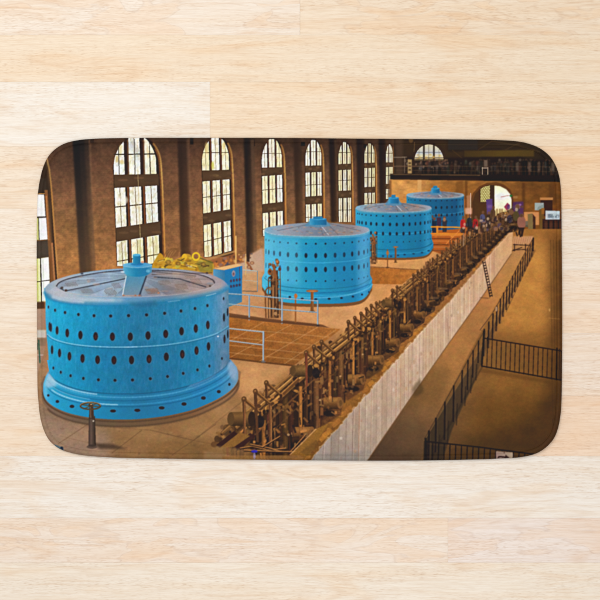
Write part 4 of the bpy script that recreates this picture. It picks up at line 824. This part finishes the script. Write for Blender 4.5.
# machines, far to near
CX = [262, 289, 315, 341, 364, 382, 397, 421, 444, 453, 460, 471, 477, 492, 510]
CY = [478, 448, 420, 393.5, 371, 353, 337, 312, 288, 279, 272.5, 262, 256, 242, 225]
MET = [(140, 92, 44), (160, 106, 52), (118, 76, 38), (92, 60, 32), (128, 90, 50), (104, 76, 44)]
DK = [(38, 26, 20), (48, 31, 23), (30, 23, 25), (66, 38, 26)]
units = [590-1/(.003636+.00039*i) for i in np.arange(-1.4, 27, 1.0)]
for cx in units[::-1]:
    s_ = (590-cx)/275; cy = float(np.interp(cx, CX, CY)) if cx > 262 else 478+(262-cx)*1.1
    W = lambda x, y: (cx+x*s_, cy+y*s_)
    dk = .58+.42*min(1, s_/.9)
    # dark gap and floor of the bay
    fill([W(-30, -24), W(-4, -40), W(14, -16), W(10, 12), W(-8, 24), W(-30, 26)], DK[rs.randint(4)], .62, .9*s_)
    # drum lying beside the ledge
    fill([W(-10, -6), W(9, -6.4), W(9, 6), W(-10, 7)], lin((0, cy-6.5*s_), (0, cy+7*s_), (0, tuple(v*dk for v in (118, 80, 40))), (.25, tuple(v*dk for v in (142, 97, 48))), (.6, tuple(v*dk for v in (94, 60, 30))), (1, (44, 30, 20))), 1, .35)
    fill(ell(cx+9*s_, cy-.2*s_, 3.2*s_, 6.3*s_, 16), tuple(v*dk for v in (120, 80, 42)), 1, .3); fill(ell(cx+9.6*s_, cy, 1.6*s_, 3.4*s_, 12), tuple(v*dk for v in (92, 62, 32)), .9, .3)
    line([W(-3, -6), W(-3, 6.4)], .7*s_, (92, 62, 30), .7, .2)
    dot(cx-14*s_, cy+12*s_, 5*s_, 4*s_, (24, 20, 26), .8, .8*s_); dot(cx-2*s_, cy+11*s_, 7*s_, 3.4*s_, (26, 20, 22), .85, .9*s_)
    # standing pillars behind the drum
    for px, w, yt, yb, c in ((-27, 3.4, -44, 22, (88, 58, 34)), (-21.5, 2.6, -40, 20, (74, 48, 32)), (-16.5, 6.0, -38, 27, (104, 70, 38)), (-11.0, 2.4, -36, 8, (80, 50, 34)), (-2.6, 3.6, -45, -6, (158, 102, 48)), (3.4, 3.0, -38, -8, (86, 58, 34))):
        c = jit(c, 16); px += rs.rand()*1.6-.8
        fill([W(px-w/2, yt), W(px+w/2, yt), W(px+w/2, yb), W(px-w/2, yb)], lin((cx+(px-w/2)*s_, 0), (cx+(px+w/2)*s_, 0), (0, tuple(v*.62 for v in c)), (.6, c), (1, tuple(v*.72 for v in c))), 1, .2)
        line([W(px+w*.72, yt+2), W(px+w*.72, yb)], 1.6*s_, DK[rs.randint(4)], .9, .15)
        if rs.rand() > .5: dot(*W(px, yt+6+rs.rand()*30), 2.4*s_, 2.0*s_, tuple(v*.8 for v in c), .8, .3)
    # fittings: blocks, nuts, pipes
    for k in range(int(34*s_)+8):
        u = rs.rand(); x, y = -44+32*u, -30-16*u+12*(rs.rand()-.5)
        dot(*W(x, y), (1.2+2.4*rs.rand())*s_, (1.2+2.2*rs.rand())*s_, jit([(112, 76, 40), (84, 55, 31), (136, 94, 50), (58, 38, 25), (98, 70, 42)][rs.randint(5)], 18), .85, .25)
    for k in range(int(52*s_)+16):
        x, y = -32+40*rs.rand(), -40+58*rs.rand()**1.3
        c = (MET+MET+DK)[rs.randint(16)]
        if rs.rand() > .6: dot(*W(x, y), (.6+1.3*rs.rand())*s_, (.7+1.6*rs.rand())*s_, jit(c, 18), .7, .25)
        elif rs.rand() > .45: h_ = 2+7*rs.rand(); w_ = .5+1.2*rs.rand(); fill([W(x-w_, y), W(x+w_, y), W(x+w_, y+h_), W(x-w_, y+h_)], jit(c, 20), .8, .2)
        else:
            a = rs.rand()*3.2; l = 3+6*rs.rand(); line([W(x, y), W(x+l*math.cos(a), y-l*math.sin(a))], (.8+1.4*rs.rand())*s_, jit(c, 18), .85, .12)
    if rs.rand() > .3: dot(*W(-20+8*rs.rand(), -8+10*rs.rand()), 1.3*s_, 1.2*s_, (206, 160, 110), .6, .2)
    if rs.rand() > .55: line([W(-33, -26), W(-33.5, 2)], 1.8*s_, (96, 48, 38), .7, .2)

# long pipes and rails running the length of the bank
def rail(dx, dy, w, c, a=.95, i0=-1.5, i1=25):
    P = []
    for i in np.arange(i0, i1, .5):
        x = 590-1/(.003636+.00039*i); s_ = (590-x)/275; y = float(np.interp(x, CX, CY)) if x > 262 else 478+(262-x)*1.1
        P.append((x+dx*s_, y+dy*s_, s_))
    for p, q in zip(P[:-1], P[1:]): line([p[:2], q[:2]], w*p[2], c, a, .1)
rail(-24, -40, 7, (70, 46, 26), .55)
rail(-12, -42, 6.2, (52, 34, 22), .8); rail(-12, -43.5, 4.0, (128, 88, 44)); rail(-12, -44.8, 1.6, (186, 134, 70), .9)
rail(-22, -41, 4.4, (58, 38, 24), .7); rail(-22, -42, 2.8, (136, 94, 48)); rail(-22, -43, 1.0, (196, 144, 80), .85)
rail(-34, -37, 2.6, (122, 82, 42), .8); rail(-34, -37.8, .9, (172, 122, 66), .7); rail(-6, -36, 1.5, (116, 76, 40), .6); rail(-8, -22, 1.2, (96, 64, 36), .45)
for i in np.arange(-1.3, 24, .33):      # couplings along the pipes
    x = 590-1/(.003636+.00039*i); s_ = (590-x)/275; y = float(np.interp(x, CX, CY)) if x > 262 else 478+(262-x)*1.1
    dx, dy = ((-12, -43), (-22, -41), (-34, -37))[rs.randint(3)]
    dot(x+(dx+rs.rand()*4-2)*s_, y+(dy+rs.rand()*4-2)*s_, (1.2+1.7*rs.rand())*s_, (1.3+2.0*rs.rand())*s_, jit([(150, 104, 54), (104, 70, 36), (72, 46, 27), (172, 124, 66)][rs.randint(4)], 14), .95, .2)
    if rs.rand() > .6: dot(x+(dx+3)*s_, y+(dy+5)*s_, 2.4*s_, 3*s_, (34, 22, 20), .8, .4)

fill([(418, 272), (440, 252), (470, 230), (500, 214), (510, 222), (488, 244), (464, 268), (440, 292), (410, 318), (396, 306)], (78, 50, 30), .38, 2.5)
fill([(452, 246), (500, 214), (506, 220), (462, 262)], (70, 46, 30), .3, 2)
for i in np.arange(7, 25, 1.0):
    x = 590-1/(.003636+.00039*i); s_ = (590-x)/275; y = float(np.interp(x, CX, CY))
    dot(x+3*s_, y+7*s_, 10*s_, 4.4*s_, (30, 21, 19), .6, .5); dot(x+2*s_, y-2.5*s_, 9*s_, 2.4*s_, (128, 94, 60), .45, .4)
# lever arms on the hall side: (pivot x, y, scale)
def lever(x, y, s_):
    line([(x, y), (x+.4*s_, y+21*s_)], 2.6*s_, (66, 42, 26), 1, .15); line([(x+.8*s_, y+2), (x+1.1*s_, y+20*s_)], .8*s_, (142, 92, 50), .8, .1)
    line([(x, y), (x+14*s_, y+11.5*s_)], 2.7*s_, (84, 54, 28), 1, .15); line([(x+1, y-.6*s_), (x+14*s_, y+10.6*s_)], .8*s_, (170, 118, 62), .75, .1)
    line([(x+14*s_, y+11*s_), (x+14*s_, y+24*s_)], 2.4*s_, (54, 34, 22), .95, .15)
    dot(x, y, 2.3*s_, 2.7*s_, (92, 60, 32), 1, .15); dot(x-.3*s_, y-.7*s_, .9*s_, .9*s_, (168, 118, 68), .8, .15)
    for k in range(7): dot(x+(2+12*rs.rand())*s_, y+(13+12*rs.rand())*s_, (.9+2*rs.rand())*s_, (.9+2*rs.rand())*s_, [(34, 24, 20), (112, 74, 36), (70, 44, 26), (164, 112, 54)][rs.randint(4)], .9, .2)
def drum(x, y, s_):
    fill([(x-9*s_, y-5.5*s_), (x+8*s_, y-6*s_), (x+8*s_, y+6*s_), (x-9*s_, y+5.5*s_)], lin((0, y-6*s_), (0, y+6*s_), (0, (104, 74, 38)), (.3, (124, 88, 46)), (1, (52, 36, 22))), 1, .3)
    fill(ell(x-9*s_, y, 2.8*s_, 5.5*s_, 16), (92, 66, 36), 1, .2); fill(ell(x+8*s_, y, 3.2*s_, 6.2*s_, 16), (44, 30, 22), 1, .3); dot(x+14*s_, y+2*s_, 4*s_, 5*s_, (30, 24, 26), .9, .6)
for i in range(11):
    x = 456+i*4.6; y = 243-(x-456)*.56; lever(x-3, y-2, .32-.012*i)
    line([(x, y-4), (x, y+3)], .8, (190, 150, 110), .5, .2)
for k in range(6): lever(428+k*4.6, 262-k*3.4, .42)
for x, y, s_ in ((421.5, 270, .52), (417.6, 271.5, .54), (413.2, 275, .6), (376.3, 303, .66), (371.2, 305.6, .7), (366.4, 309, .72), (361, 313.6, .76), (354.8, 318, .8), (348.4, 322, .85)):
    lever(x, y, s_)
drum(390, 303.5, .72); lever(392.4, 290.4, .72); lever(397, 287, .64)
for x, y in ((424, 266), (426, 262), (430, 259)): line([(x, y), (x+.2, y+7)], .9, (86, 56, 34), .9, .2)
line([(450, 240), (450.4, 252)], 1.0, (84, 56, 36), .9, .2); line([(463.4, 232), (463.4, 246)], 1.0, (150, 120, 96), .8, .2)
for x, y, s_ in ((321.6, 342, .92), (314, 347, .96), (306.2, 353, 1.0)): lever(x, y, s_)
drum(302, 371, 1.0)
line([(306.2, 353), (306.8, 386)], 2.0, (110, 56, 36), .9, .2)
# sloping plank between the groups
line([(283, 394), (299, 379)], 3.2, (92, 58, 30), 1, .3); line([(282, 393), (298, 378)], 1.0, (170, 114, 58), .8, .2)
for x, y, s_ in ((266.4, 383, 1.05), (255.4, 391.6, 1.1), (244, 399.4, 1.15)): lever(x, y, s_)
drum(242, 419, 1.25)
line([(244, 400), (244.6, 440)], 2.6, (84, 54, 32), 1, .15); line([(244.8, 402), (245.2, 438)], .9, (160, 104, 58), .8, .1)
line([(255.6, 393), (257.6, 442)], 2.6, (78, 50, 30), 1, .15); line([(270, 404), (270.6, 446)], 2.8, (92, 58, 34), 1, .15); line([(271, 406), (271.4, 444)], .9, (166, 112, 62), .8, .1)
# near end: plates on the floor, rods, dark stripes
for p in ([(216, 445), (234, 431), (238, 434), (220, 448)], [(233, 447), (250, 433), (256, 436), (240, 449)]): fill(p, (52, 28, 26), .95, .3)
fill([(220, 448), (240, 432), (250, 436), (234, 447)], (128, 88, 40), .9, .4)
fill([(204, 452), (218, 446), (250, 450), (262, 461), (204, 461)], (140, 104, 62), .55, 1.4); fill([(204, 451), (224, 454), (250, 461), (204, 461)], (150, 116, 78), .5, .8)
for p in ([(240, 448), (252, 446), (268, 450), (286, 448)], [(250, 444), (270, 448), (282, 452)], [(262, 447), (280, 436)], [(290, 452), (306, 434)], [(244, 450), (300, 452)]):
    line([(x, y+.8) for x, y in p], 1.4, (40, 26, 20), .9, .2); line(p, 1.0, (164, 112, 60), .9, .15)
fill([(290, 456), (318, 428), (328, 424), (309, 456)], (134, 92, 36), .9, .5); line([(290, 455), (316, 429)], 1.2, (196, 144, 84), .8, .2)
fill([(300, 452), (316, 440), (320, 444), (308, 456)], (96, 66, 30), .6, 1)
fill([(222, 456), (300, 455), (306, 461), (222, 461)], (134, 94, 48), .8, .7)
dot(254.4, 451.4, 3.2, 1.4, (46, 38, 150), .95, .4); dot(254.4, 456, 1.3, 3.4, (140, 126, 150), .8, .5)
bk = region(bank+[(309, 461), (226, 461)], 1.0); CV *= (1+.09*bk)[..., None]; tint(noise2(1.2, 2, 1, 81)*bk, .14)
# crowd at the far end of the bank
for k in range(70):
    x = 466+58*rs.rand(); y = 222-(x-466)*.12+rs.rand()*12
    if x > 508: y = 206+rs.rand()*16
    dot(x, y, 1+1.4*rs.rand(), 1.2+1.6*rs.rand(), [(104, 70, 46), (58, 38, 34), (150, 104, 70), (84, 66, 84), (120, 90, 60), (44, 32, 30)][rs.randint(6)], .75, .3)
for x, y, c in ((463, 224, (188, 38, 36)), (475.4, 223.8, (170, 34, 34)), (469.4, 222.4, (44, 46, 50)), (482.6, 219, (84, 80, 112)), (488.6, 219.6, (62, 44, 36)), (493, 214, (96, 66, 44))):
    dot(x+.4, y-6.6, 1.4, 1.6, (112, 74, 52), .9, .3); fill(spline([(x-2.2, y-3.6), (x, y-5), (x+2.2, y-3.4), (x+2.6, y+1), (x+2, y+4.5), (x-2, y+4.2), (x-2.7, y+.6)], 3, True), c, .95, .5); line([(x-1, y-3), (x-1.2, y+4)], .9, tuple(v*.6 for v in c), .6, .3)
    fill([(x-2.2, y+4), (x+2.2, y+4), (x+2, y+9), (x-2, y+9)], (50, 36, 32), .8, .6)
for k in range(60):
    x = 461+52*rs.rand(); y = 226-(x-461)*.2+rs.rand()*9-3
    dot(x, y, .6+1.1*rs.rand(), .7+1.3*rs.rand(), [(96, 64, 40), (50, 34, 30), (138, 96, 62), (74, 60, 70), (112, 82, 54), (200, 170, 140)][rs.randint(6)], .7, .3)
dot(511, 212, 2.6, 2.8, (120, 84, 58), .95, .35); dot(516, 216, 3.2, 5, (84, 70, 40), .95, .5); dot(509.6, 219, 2.8, 4, (64, 52, 64), .9, .5); dot(516.5, 209.5, 1.6, 1.8, (190, 170, 140), .7, .4)
fill(spline([(517.6, 219), (521, 216.4), (525, 218.4), (525.6, 226), (521.6, 228.4), (517.8, 226)], 4, True), (142, 92, 74), 1, .4); dot(521.4, 215.6, 1.7, 1.8, (96, 64, 44), .95, .25)
fill([(518.6, 227.6), (524.4, 227.6), (522.6, 236.6), (520.8, 236.6), (521, 230), (519.6, 235), (518.2, 235)], (48, 32, 28), .95, .35); rect(525.4, 221, 528, 227, (74, 84, 76), .7, .6)
# steps of the far wall top seen from above
for k in range(12):
    x = 492+k*1.9; y = 246-k*2.25; line([(x-5, y-2.2), (x, y-4)], .8, (30, 20, 16), .7, .2)

# ladder leaning on the wall
line([(482.6, 261), (490, 297)], 1.1, (52, 35, 30), .85, .2); line([(485, 260.6), (492.4, 296.6)], .8, (64, 43, 34), .8, .2)
for k in range(13): line([(482.9+k*.58, 263+k*2.75), (485.3+k*.58, 262.5+k*2.75)], 1.1, (44, 29, 25), .9, .2)
fill([(481, 297), (491, 297.6), (488, 299), (479, 298)], (120, 80, 44), .6, .4)
# long fence with slanting posts
FX = [531.6, 529.4, 527, 524.6, 522.2, 519.8, 517.2, 514.6, 511.8, 509, 506, 502.8, 499.6, 496, 492.2, 488, 483.4, 478.6, 473.4, 468, 461.8, 454.6, 446, 436, 424.8]
for i, x in enumerate(FX):
    u = i/(len(FX)-1); yb = float(np.interp(x, [424.8, 436, 446, 461.8, 473, 488, 505, 533], [461, 434, 431, 384, 374, 348, 312, 254])); h = 17+15*u if u < .8 else 28
    if x < 481: continue
    line([(x+.9, yb-h), (x, yb)], .9+.9*u, (36, 24, 26), .95, .2); line([(x+1.6+.6*u, yb-h+2), (x+.9+.5*u, yb)], .5+.5*u, (96, 72, 50), .55, .2)
top = [(533.6, 237.6), (520, 262), (506, 290), (492, 314), (480, 330)]
line(top, .9, (84, 56, 38), .75, .2); line([(x-.4, y+5) for x, y in top[:3]], .6, (70, 46, 32), .5, .2); line([(533.4, 238), (533, 251)], 1.4, (40, 26, 24), .95, .2)
line([(480, 330), (484, 331)], .7, (92, 66, 42), .4, .2)
line([(506, 312), (533, 254)], .7, (64, 42, 26), .5, .3)
dot(496.4, 309, 1.0, 2.6, (214, 170, 126), .7, .4)
line([(484, 331), (470, 356.4), (425, 438)], .9, (62, 44, 32), .6, .3); line([(482, 367), (428, 464)], 1.6, (40, 30, 24), .5, .9)
for x, d in ((478.6, 22), (473.2, 27), (468, 30), (462.2, 32), (453.8, 36), (445, 38), (436, 34), (429, 30)):
    y = 331+(484-x)*1.813; line([(x, y), (x-.6, y+d)], 1.3+(478-x)*.012, (34, 24, 25), .95, .25); line([(x+1.6, y+3), (x+1.1, y+d)], .7, (96, 74, 52), .35, .2)
    line([(x+3.6, y+d*.5), (x+2.6, y+d*1.1)], 1.3, (38, 29, 25), .6, .5)
# gate rail at the far end of the walk
for p in ([(513, 244.6), (529.6, 245.4)], [(512.4, 250.8), (522, 247.4)], [(513, 250), (526, 249.4)]): line(p, .9, (58, 36, 26), .9, .15)
for x in (514.4, 525.6): line([(x, 244), (x, 251)], 1.0, (58, 36, 28), .9, .15)
line([(516, 232), (517.4, 236)], 1.4, (44, 30, 26), .9, .3); line([(519.6, 231), (520.6, 237)], 1.4, (40, 26, 24), .9, .3)
# cross fence
line([(484.6, 338.2), (561.6, 351)], 1.2, (38, 24, 20), 1, .15); line([(482.4, 366.2), (561.6, 380.2)], 1.3, (36, 24, 20), 1, .15)
for k in range(17):
    x = 487.6+k*4.62; line([(x, 338.6+(x-484.6)*.166), (x-.8, 366.6+(x-482.4)*.178)], .85, (42, 27, 21), .95, .1)
line([(484, 331), (481.8, 366.6)], 1.8, (36, 24, 22), 1, .2); line([(487.6, 337), (487.2, 341)], 1, (36, 24, 22), 1)
line([(557, 348), (556.6, 380)], 1.3, (34, 22, 20), 1, .15); line([(559.4, 349), (559, 380)], 1.0, (38, 25, 20), .9, .15)
fill([(482, 368), (561, 382), (561, 386), (480, 372)], (84, 54, 22), .4, 1.2)
# near fence and its sign
line([(426, 441.4), (480, 447.2), (534, 454.2)], 1.3, (30, 20, 17), 1, .15); line([(426, 443.6), (534, 456.2)], .6, (90, 64, 36), .4, .2)
line([(420, 456.8), (540, 457.6)], .7, (62, 44, 28), .6, .2)
for k in range(20):
    x = 427+k*5.75; line([(x, 441.6+(x-426)*.117), (x-.5, 464)], 1.1, (28, 19, 16), .95, .15)
line([(425.6, 438), (425, 464)], 2.0, (30, 21, 20), .9, .4)
fill([(496, 451.2), (512.8, 452.4), (512.8, 458.8), (496.2, 459.8)], lin((496, 0), (513, 0), (0, (150, 122, 112)), (.5, (158, 134, 116)), (1, (168, 146, 124))), 1, .25)
line([(498.2, 457.8), (498.8, 456.8), (503, 456.9), (507, 457.6)], 1.5, (50, 24, 24), 1, .15); fill([(505.6, 454.6), (509.8, 458), (504.6, 458.6)], (54, 28, 26), .95, .2); line([(504, 451.4), (504.4, 453.4)], .8, (60, 36, 30), .8, .2)
# ink mottling: the three inks do not lie quite even
for ch, sd in ((0, 201), (1, 202), (2, 203)): CV[..., ch] *= 1+.045*noise2(3.2, 2, 1.2, sd)+.035*noise2(9, 2, 1.0, sd+10)
CV *= 1+wcl[..., None]*np.array([.03, .02, .0], np.float32)
# overall print grain
tint(noise2(.9, 2, 1.0, 91), .07); tint(noise2(22, 2, 1.2, 92), .05)

# the printer's grade: local contrast of the photo, browns a little warmer
CV[:] = np.clip(CV, 0, 1)
for _k in range(3): CV[..., _k] = CV[..., _k]+(.20*(CV[..., _k]-blur(CV[..., _k], 9)))+.28*(CV[..., _k]-blur(CV[..., _k], 3))
_m = np.clip((CV[..., 2]-CV[..., 0]-.06)/.45, 0, 1)
CV[..., 0] *= 1+.02*(1-_m)*(CV[..., 0] < .8)
CV[:] = np.clip(CV, 0, 1)
for _k in range(3): CV[..., _k] = box1(box1(CV[..., _k], 1, 0), 1, 1)
E_MAT = (1.32, 1.32, 1.32)        # light the lamps put on the cloth
DYE = np.clip((to_lin(CV)-.004)*1.0/np.array(E_MAT, np.float32), 0.004, .9)
def dye_at(x, y):
    fx = np.clip((x-PX0)*S-.5, 0, PW-1.001); fy = np.clip((y-PY0)*S-.5, 0, PH-1.001)
    xi = fx.astype(int); yi = fy.astype(int); u = (fx-xi)[:, None]; v = (fy-yi)[:, None]
    return (DYE[yi, xi]*(1-u)+DYE[yi, xi+1]*u)*(1-v)+(DYE[yi+1, xi]*(1-u)+DYE[yi+1, xi+1]*u)*v

# ================================================================= the bath mat
OUT = [(104, 137.9), (140, 137.4), (190, 137.3), (274, 137.4), (354, 138.1), (420, 138.6), (480, 139.2), (498, 139.6), (514, 140.5), (527, 142.6), (540, 147.6), (549.6, 155.0), (555.6, 163.8), (559.4, 174), (561.3, 186), (562.1, 205),
       (562.4, 240), (562.8, 290), (562.9, 330), (562.7, 370), (562.3, 398), (561.2, 415), (558.8, 428), (555, 438), (549, 445.6), (541.2, 451.7), (531.6, 455.6), (518, 458.0), (500, 459.0), (478, 459.9), (440, 460.7), (400, 461.1), (354, 461.1), (320, 460.8),
       (274, 460.4), (230, 459.9), (194, 459.5), (160, 459.0), (130, 458.5), (108, 457.7), (90, 456.5), (75, 454.4), (62.5, 450.8), (55, 446.6), (48, 439.8), (43, 430), (39.6, 417.5), (38, 404), (36.9, 388), (36.4, 350), (36.2, 300), (36.0, 250), (36.3, 215),
       (36.8, 199), (37.8, 188), (39.6, 178), (42, 168.4), (46, 158.8), (52, 150.9), (62, 143.9), (74, 140.3), (88, 138.6)]
oc = np.array(spline(OUT, 40, True)); seg = np.hypot(*(np.roll(oc, -1, 0)-oc).T); acc = np.concatenate([[0], np.cumsum(seg)])
NO = 2900; tt = np.linspace(0, acc[-1], NO, endpoint=False); occ = np.vstack([oc, oc[:1]])
OX = np.interp(tt, acc, occ[:, 0]); OY = np.interp(tt, acc, occ[:, 1])
for _ in range(20): OX = (np.roll(OX, 1)+OX*2+np.roll(OX, -1))/4; OY = (np.roll(OY, 1)+OY*2+np.roll(OY, -1))/4
TX = np.roll(OX, -1)-np.roll(OX, 1); TY = np.roll(OY, -1)-np.roll(OY, 1); TL = np.hypot(TX, TY)
NX, NY = -TY/TL, TX/TL             # inward normal (outline runs clockwise on screen)
H = .0085                           # pile height of the mat, metres
K = U*(1-.0085/CAMZ)                # the mat stands H nearer the lens: its unit in metres
def mz(x, y):                       # soft, uneven padding
    return H+.00022*np.sin(x*.021+1.3)*np.sin(y*.034+.4)+.00016*np.sin(x*.05+y*.043)+.00010*np.sin(x*.11-y*.07+2)
def mesh_from(name, co, quads, colr, mat, parent, smooth=True):
    me = bpy.data.meshes.new(name); nv, nf = len(co), len(quads)
    me.vertices.add(nv); me.vertices.foreach_set('co', co.astype(np.float32).ravel())
    me.loops.add(nf*4); me.loops.foreach_set('vertex_index', quads.astype(np.int32).ravel())
    me.polygons.add(nf); me.polygons.foreach_set('loop_start', np.arange(0, nf*4, 4, dtype=np.int32)); me.polygons.foreach_set('loop_total', np.full(nf, 4, np.int32))
    me.update(calc_edges=True)
    at = me.color_attributes.new("dye", 'FLOAT_COLOR', 'POINT'); at.data.foreach_set('color', np.hstack([colr, np.ones((nv, 1))]).astype(np.float32).ravel())
    me.polygons.foreach_set('use_smooth', np.ones(nf, bool)); me.materials.append(mat)
    o = bpy.data.objects.new(name, me); COL.objects.link(o); o.parent = parent
    return o
# cloth: dyed microfibre with a fine nap
m, nt, bs = new_mat("printed_microfibre")
at = N(nt, 'ShaderNodeAttribute', attribute_name='dye'); tc = N(nt, 'ShaderNodeTexCoord')
nap = N(nt, 'ShaderNodeTexNoise', i_Scale=620.0, i_Detail=2.0); L(nt, tc.outputs['Object'], nap.inputs['Vector'])
nap2 = N(nt, 'ShaderNodeTexNoise', i_Scale=90.0, i_Detail=3.0); L(nt, tc.outputs['Object'], nap2.inputs['Vector'])
g = mathn(nt, 'ADD', mathn(nt, 'MULTIPLY_ADD', nap.outputs['Fac'], .12, .94-.0), mathn(nt, 'MULTIPLY_ADD', nap2.outputs['Fac'], .05, -.025))
hs = N(nt, 'ShaderNodeVectorMath', operation='SCALE'); L(nt, at.outputs['Color'], hs.inputs[0]); L(nt, g, hs.inputs['Scale'])
L(nt, hs.outputs[0], bs.inputs['Base Color']); bs.inputs['Roughness'].default_value = .62; bs.inputs['Specular IOR Level'].default_value = .10
bp = N(nt, 'ShaderNodeBump', i_Strength=.25, i_Distance=.0004); L(nt, nap.outputs['Fac'], bp.inputs['Height']); L(nt, bp.outputs[0], bs.inputs['Normal'])
CLOTH = m

mat_root = bpy.data.objects.new("bath_mat", None); COL.objects.link(mat_root); mat_root.location = (0, 0, 0); mat_root.empty_display_size = .1
mat_root['label'] = 'rounded bath mat printed with a photo of blue generators in a power station hall'
mat_root['category'] = 'bath mat'

# the printed top: a fine grid inside the seam
ST = .5
gx = np.arange(36, 564, ST); gy = np.arange(136, 463, ST)
GX, GY = np.meshgrid(gx, gy); gxs, gys = GX.ravel(), GY.ravel()
top_i, bot_i = np.argmin(OY), np.argmax(OY)
lft = OX < 300
def side_x(sel):
    o = np.argsort(OY[sel]); return np.interp(gys, OY[sel][o], OX[sel][o])
xl, xr = side_x(lft), side_x(~lft)
upp = OY < 300
def side_y(sel):
    o = np.argsort(OX[sel]); return np.interp(gxs, OX[sel][o], OY[sel][o])
yt, yb = side_y(upp), side_y(~upp)
rough_d = np.minimum(np.minimum(gxs-xl, xr-gxs), np.minimum(gys-yt, yb-gys))
D = rough_d.copy(); near = np.where((rough_d < 20) & (rough_d > -3))[0]
for ch in np.array_split(near, 60):
    dx = gxs[ch][:, None]-OX[None, ::2]; dy = gys[ch][:, None]-OY[None, ::2]
    d = np.sqrt((dx*dx+dy*dy).min(1)); D[ch] = np.where(rough_d[ch] > 0, d, -d)
keep = D > 6.2
sm = lambda t: t*t*(3-2*t)
gz = mz(gxs, gys)-.0007*sm(np.clip((7.3-D)/.9, 0, 1))
idx = -np.ones(len(gxs), int); idx[keep] = np.arange(keep.sum())
I = idx.reshape(GX.shape); q = np.stack([I[1:, :-1], I[1:, 1:], I[:-1, 1:], I[:-1, :-1]], -1).reshape(-1, 4); q = q[(q >= 0).all(1)]
used = np.zeros(keep.sum(), bool); used[q.ravel()] = True; re = np.cumsum(used)-1; q = re[q]
kx, ky, kz = gxs[keep][used], gys[keep][used], gz[keep][used]
mesh_from("printed_top", np.stack([(kx-300)*K, (300-ky)*K, kz], 1), q, dye_at(kx, ky), CLOTH, mat_root)

# the rolled edge: padded rim outside the pressed seam, rounding down to the floor
PROF = [(7.6, -.0007), (7.1, -.00005), (6.7, 0), (6.3, -.0001), (5.9, -.0006), (5.5, -.0012), (5.1, -.0006), (4.7, -.00005), (4.2, .00025), (3.6, .00042), (3.0, .0004), (2.4, .0001), (1.8, -.0005), (1.2, -.0014), (.7, -.0025), (.3, -.0038), (.05, -.0052), (.1, -.0066), (.6, -.0078), (1.6, -.0083), (4, -.0084)]
co, cl = [], []
for d, dz in PROF:
    x, y = OX+NX*d, OY+NY*d; z = np.maximum(mz(x, y)+dz, .0002) if dz > -.006 else np.full(NO, H+dz+.0001)
    co.append(np.stack([(x-300)*K, (300-y)*K, z], 1)); dd = max(d, .9); cl.append(dye_at(OX+NX*dd, OY+NY*dd))
R = len(PROF); base = np.arange(NO); nxt = (base+1) % NO
q = np.concatenate([np.stack([k*NO+base, (k+1)*NO+base, (k+1)*NO+nxt, k*NO+nxt], 1) for k in range(R-1)])
mesh_from("rolled_edge", np.concatenate(co), q, np.concatenate(cl), CLOTH, mat_root)
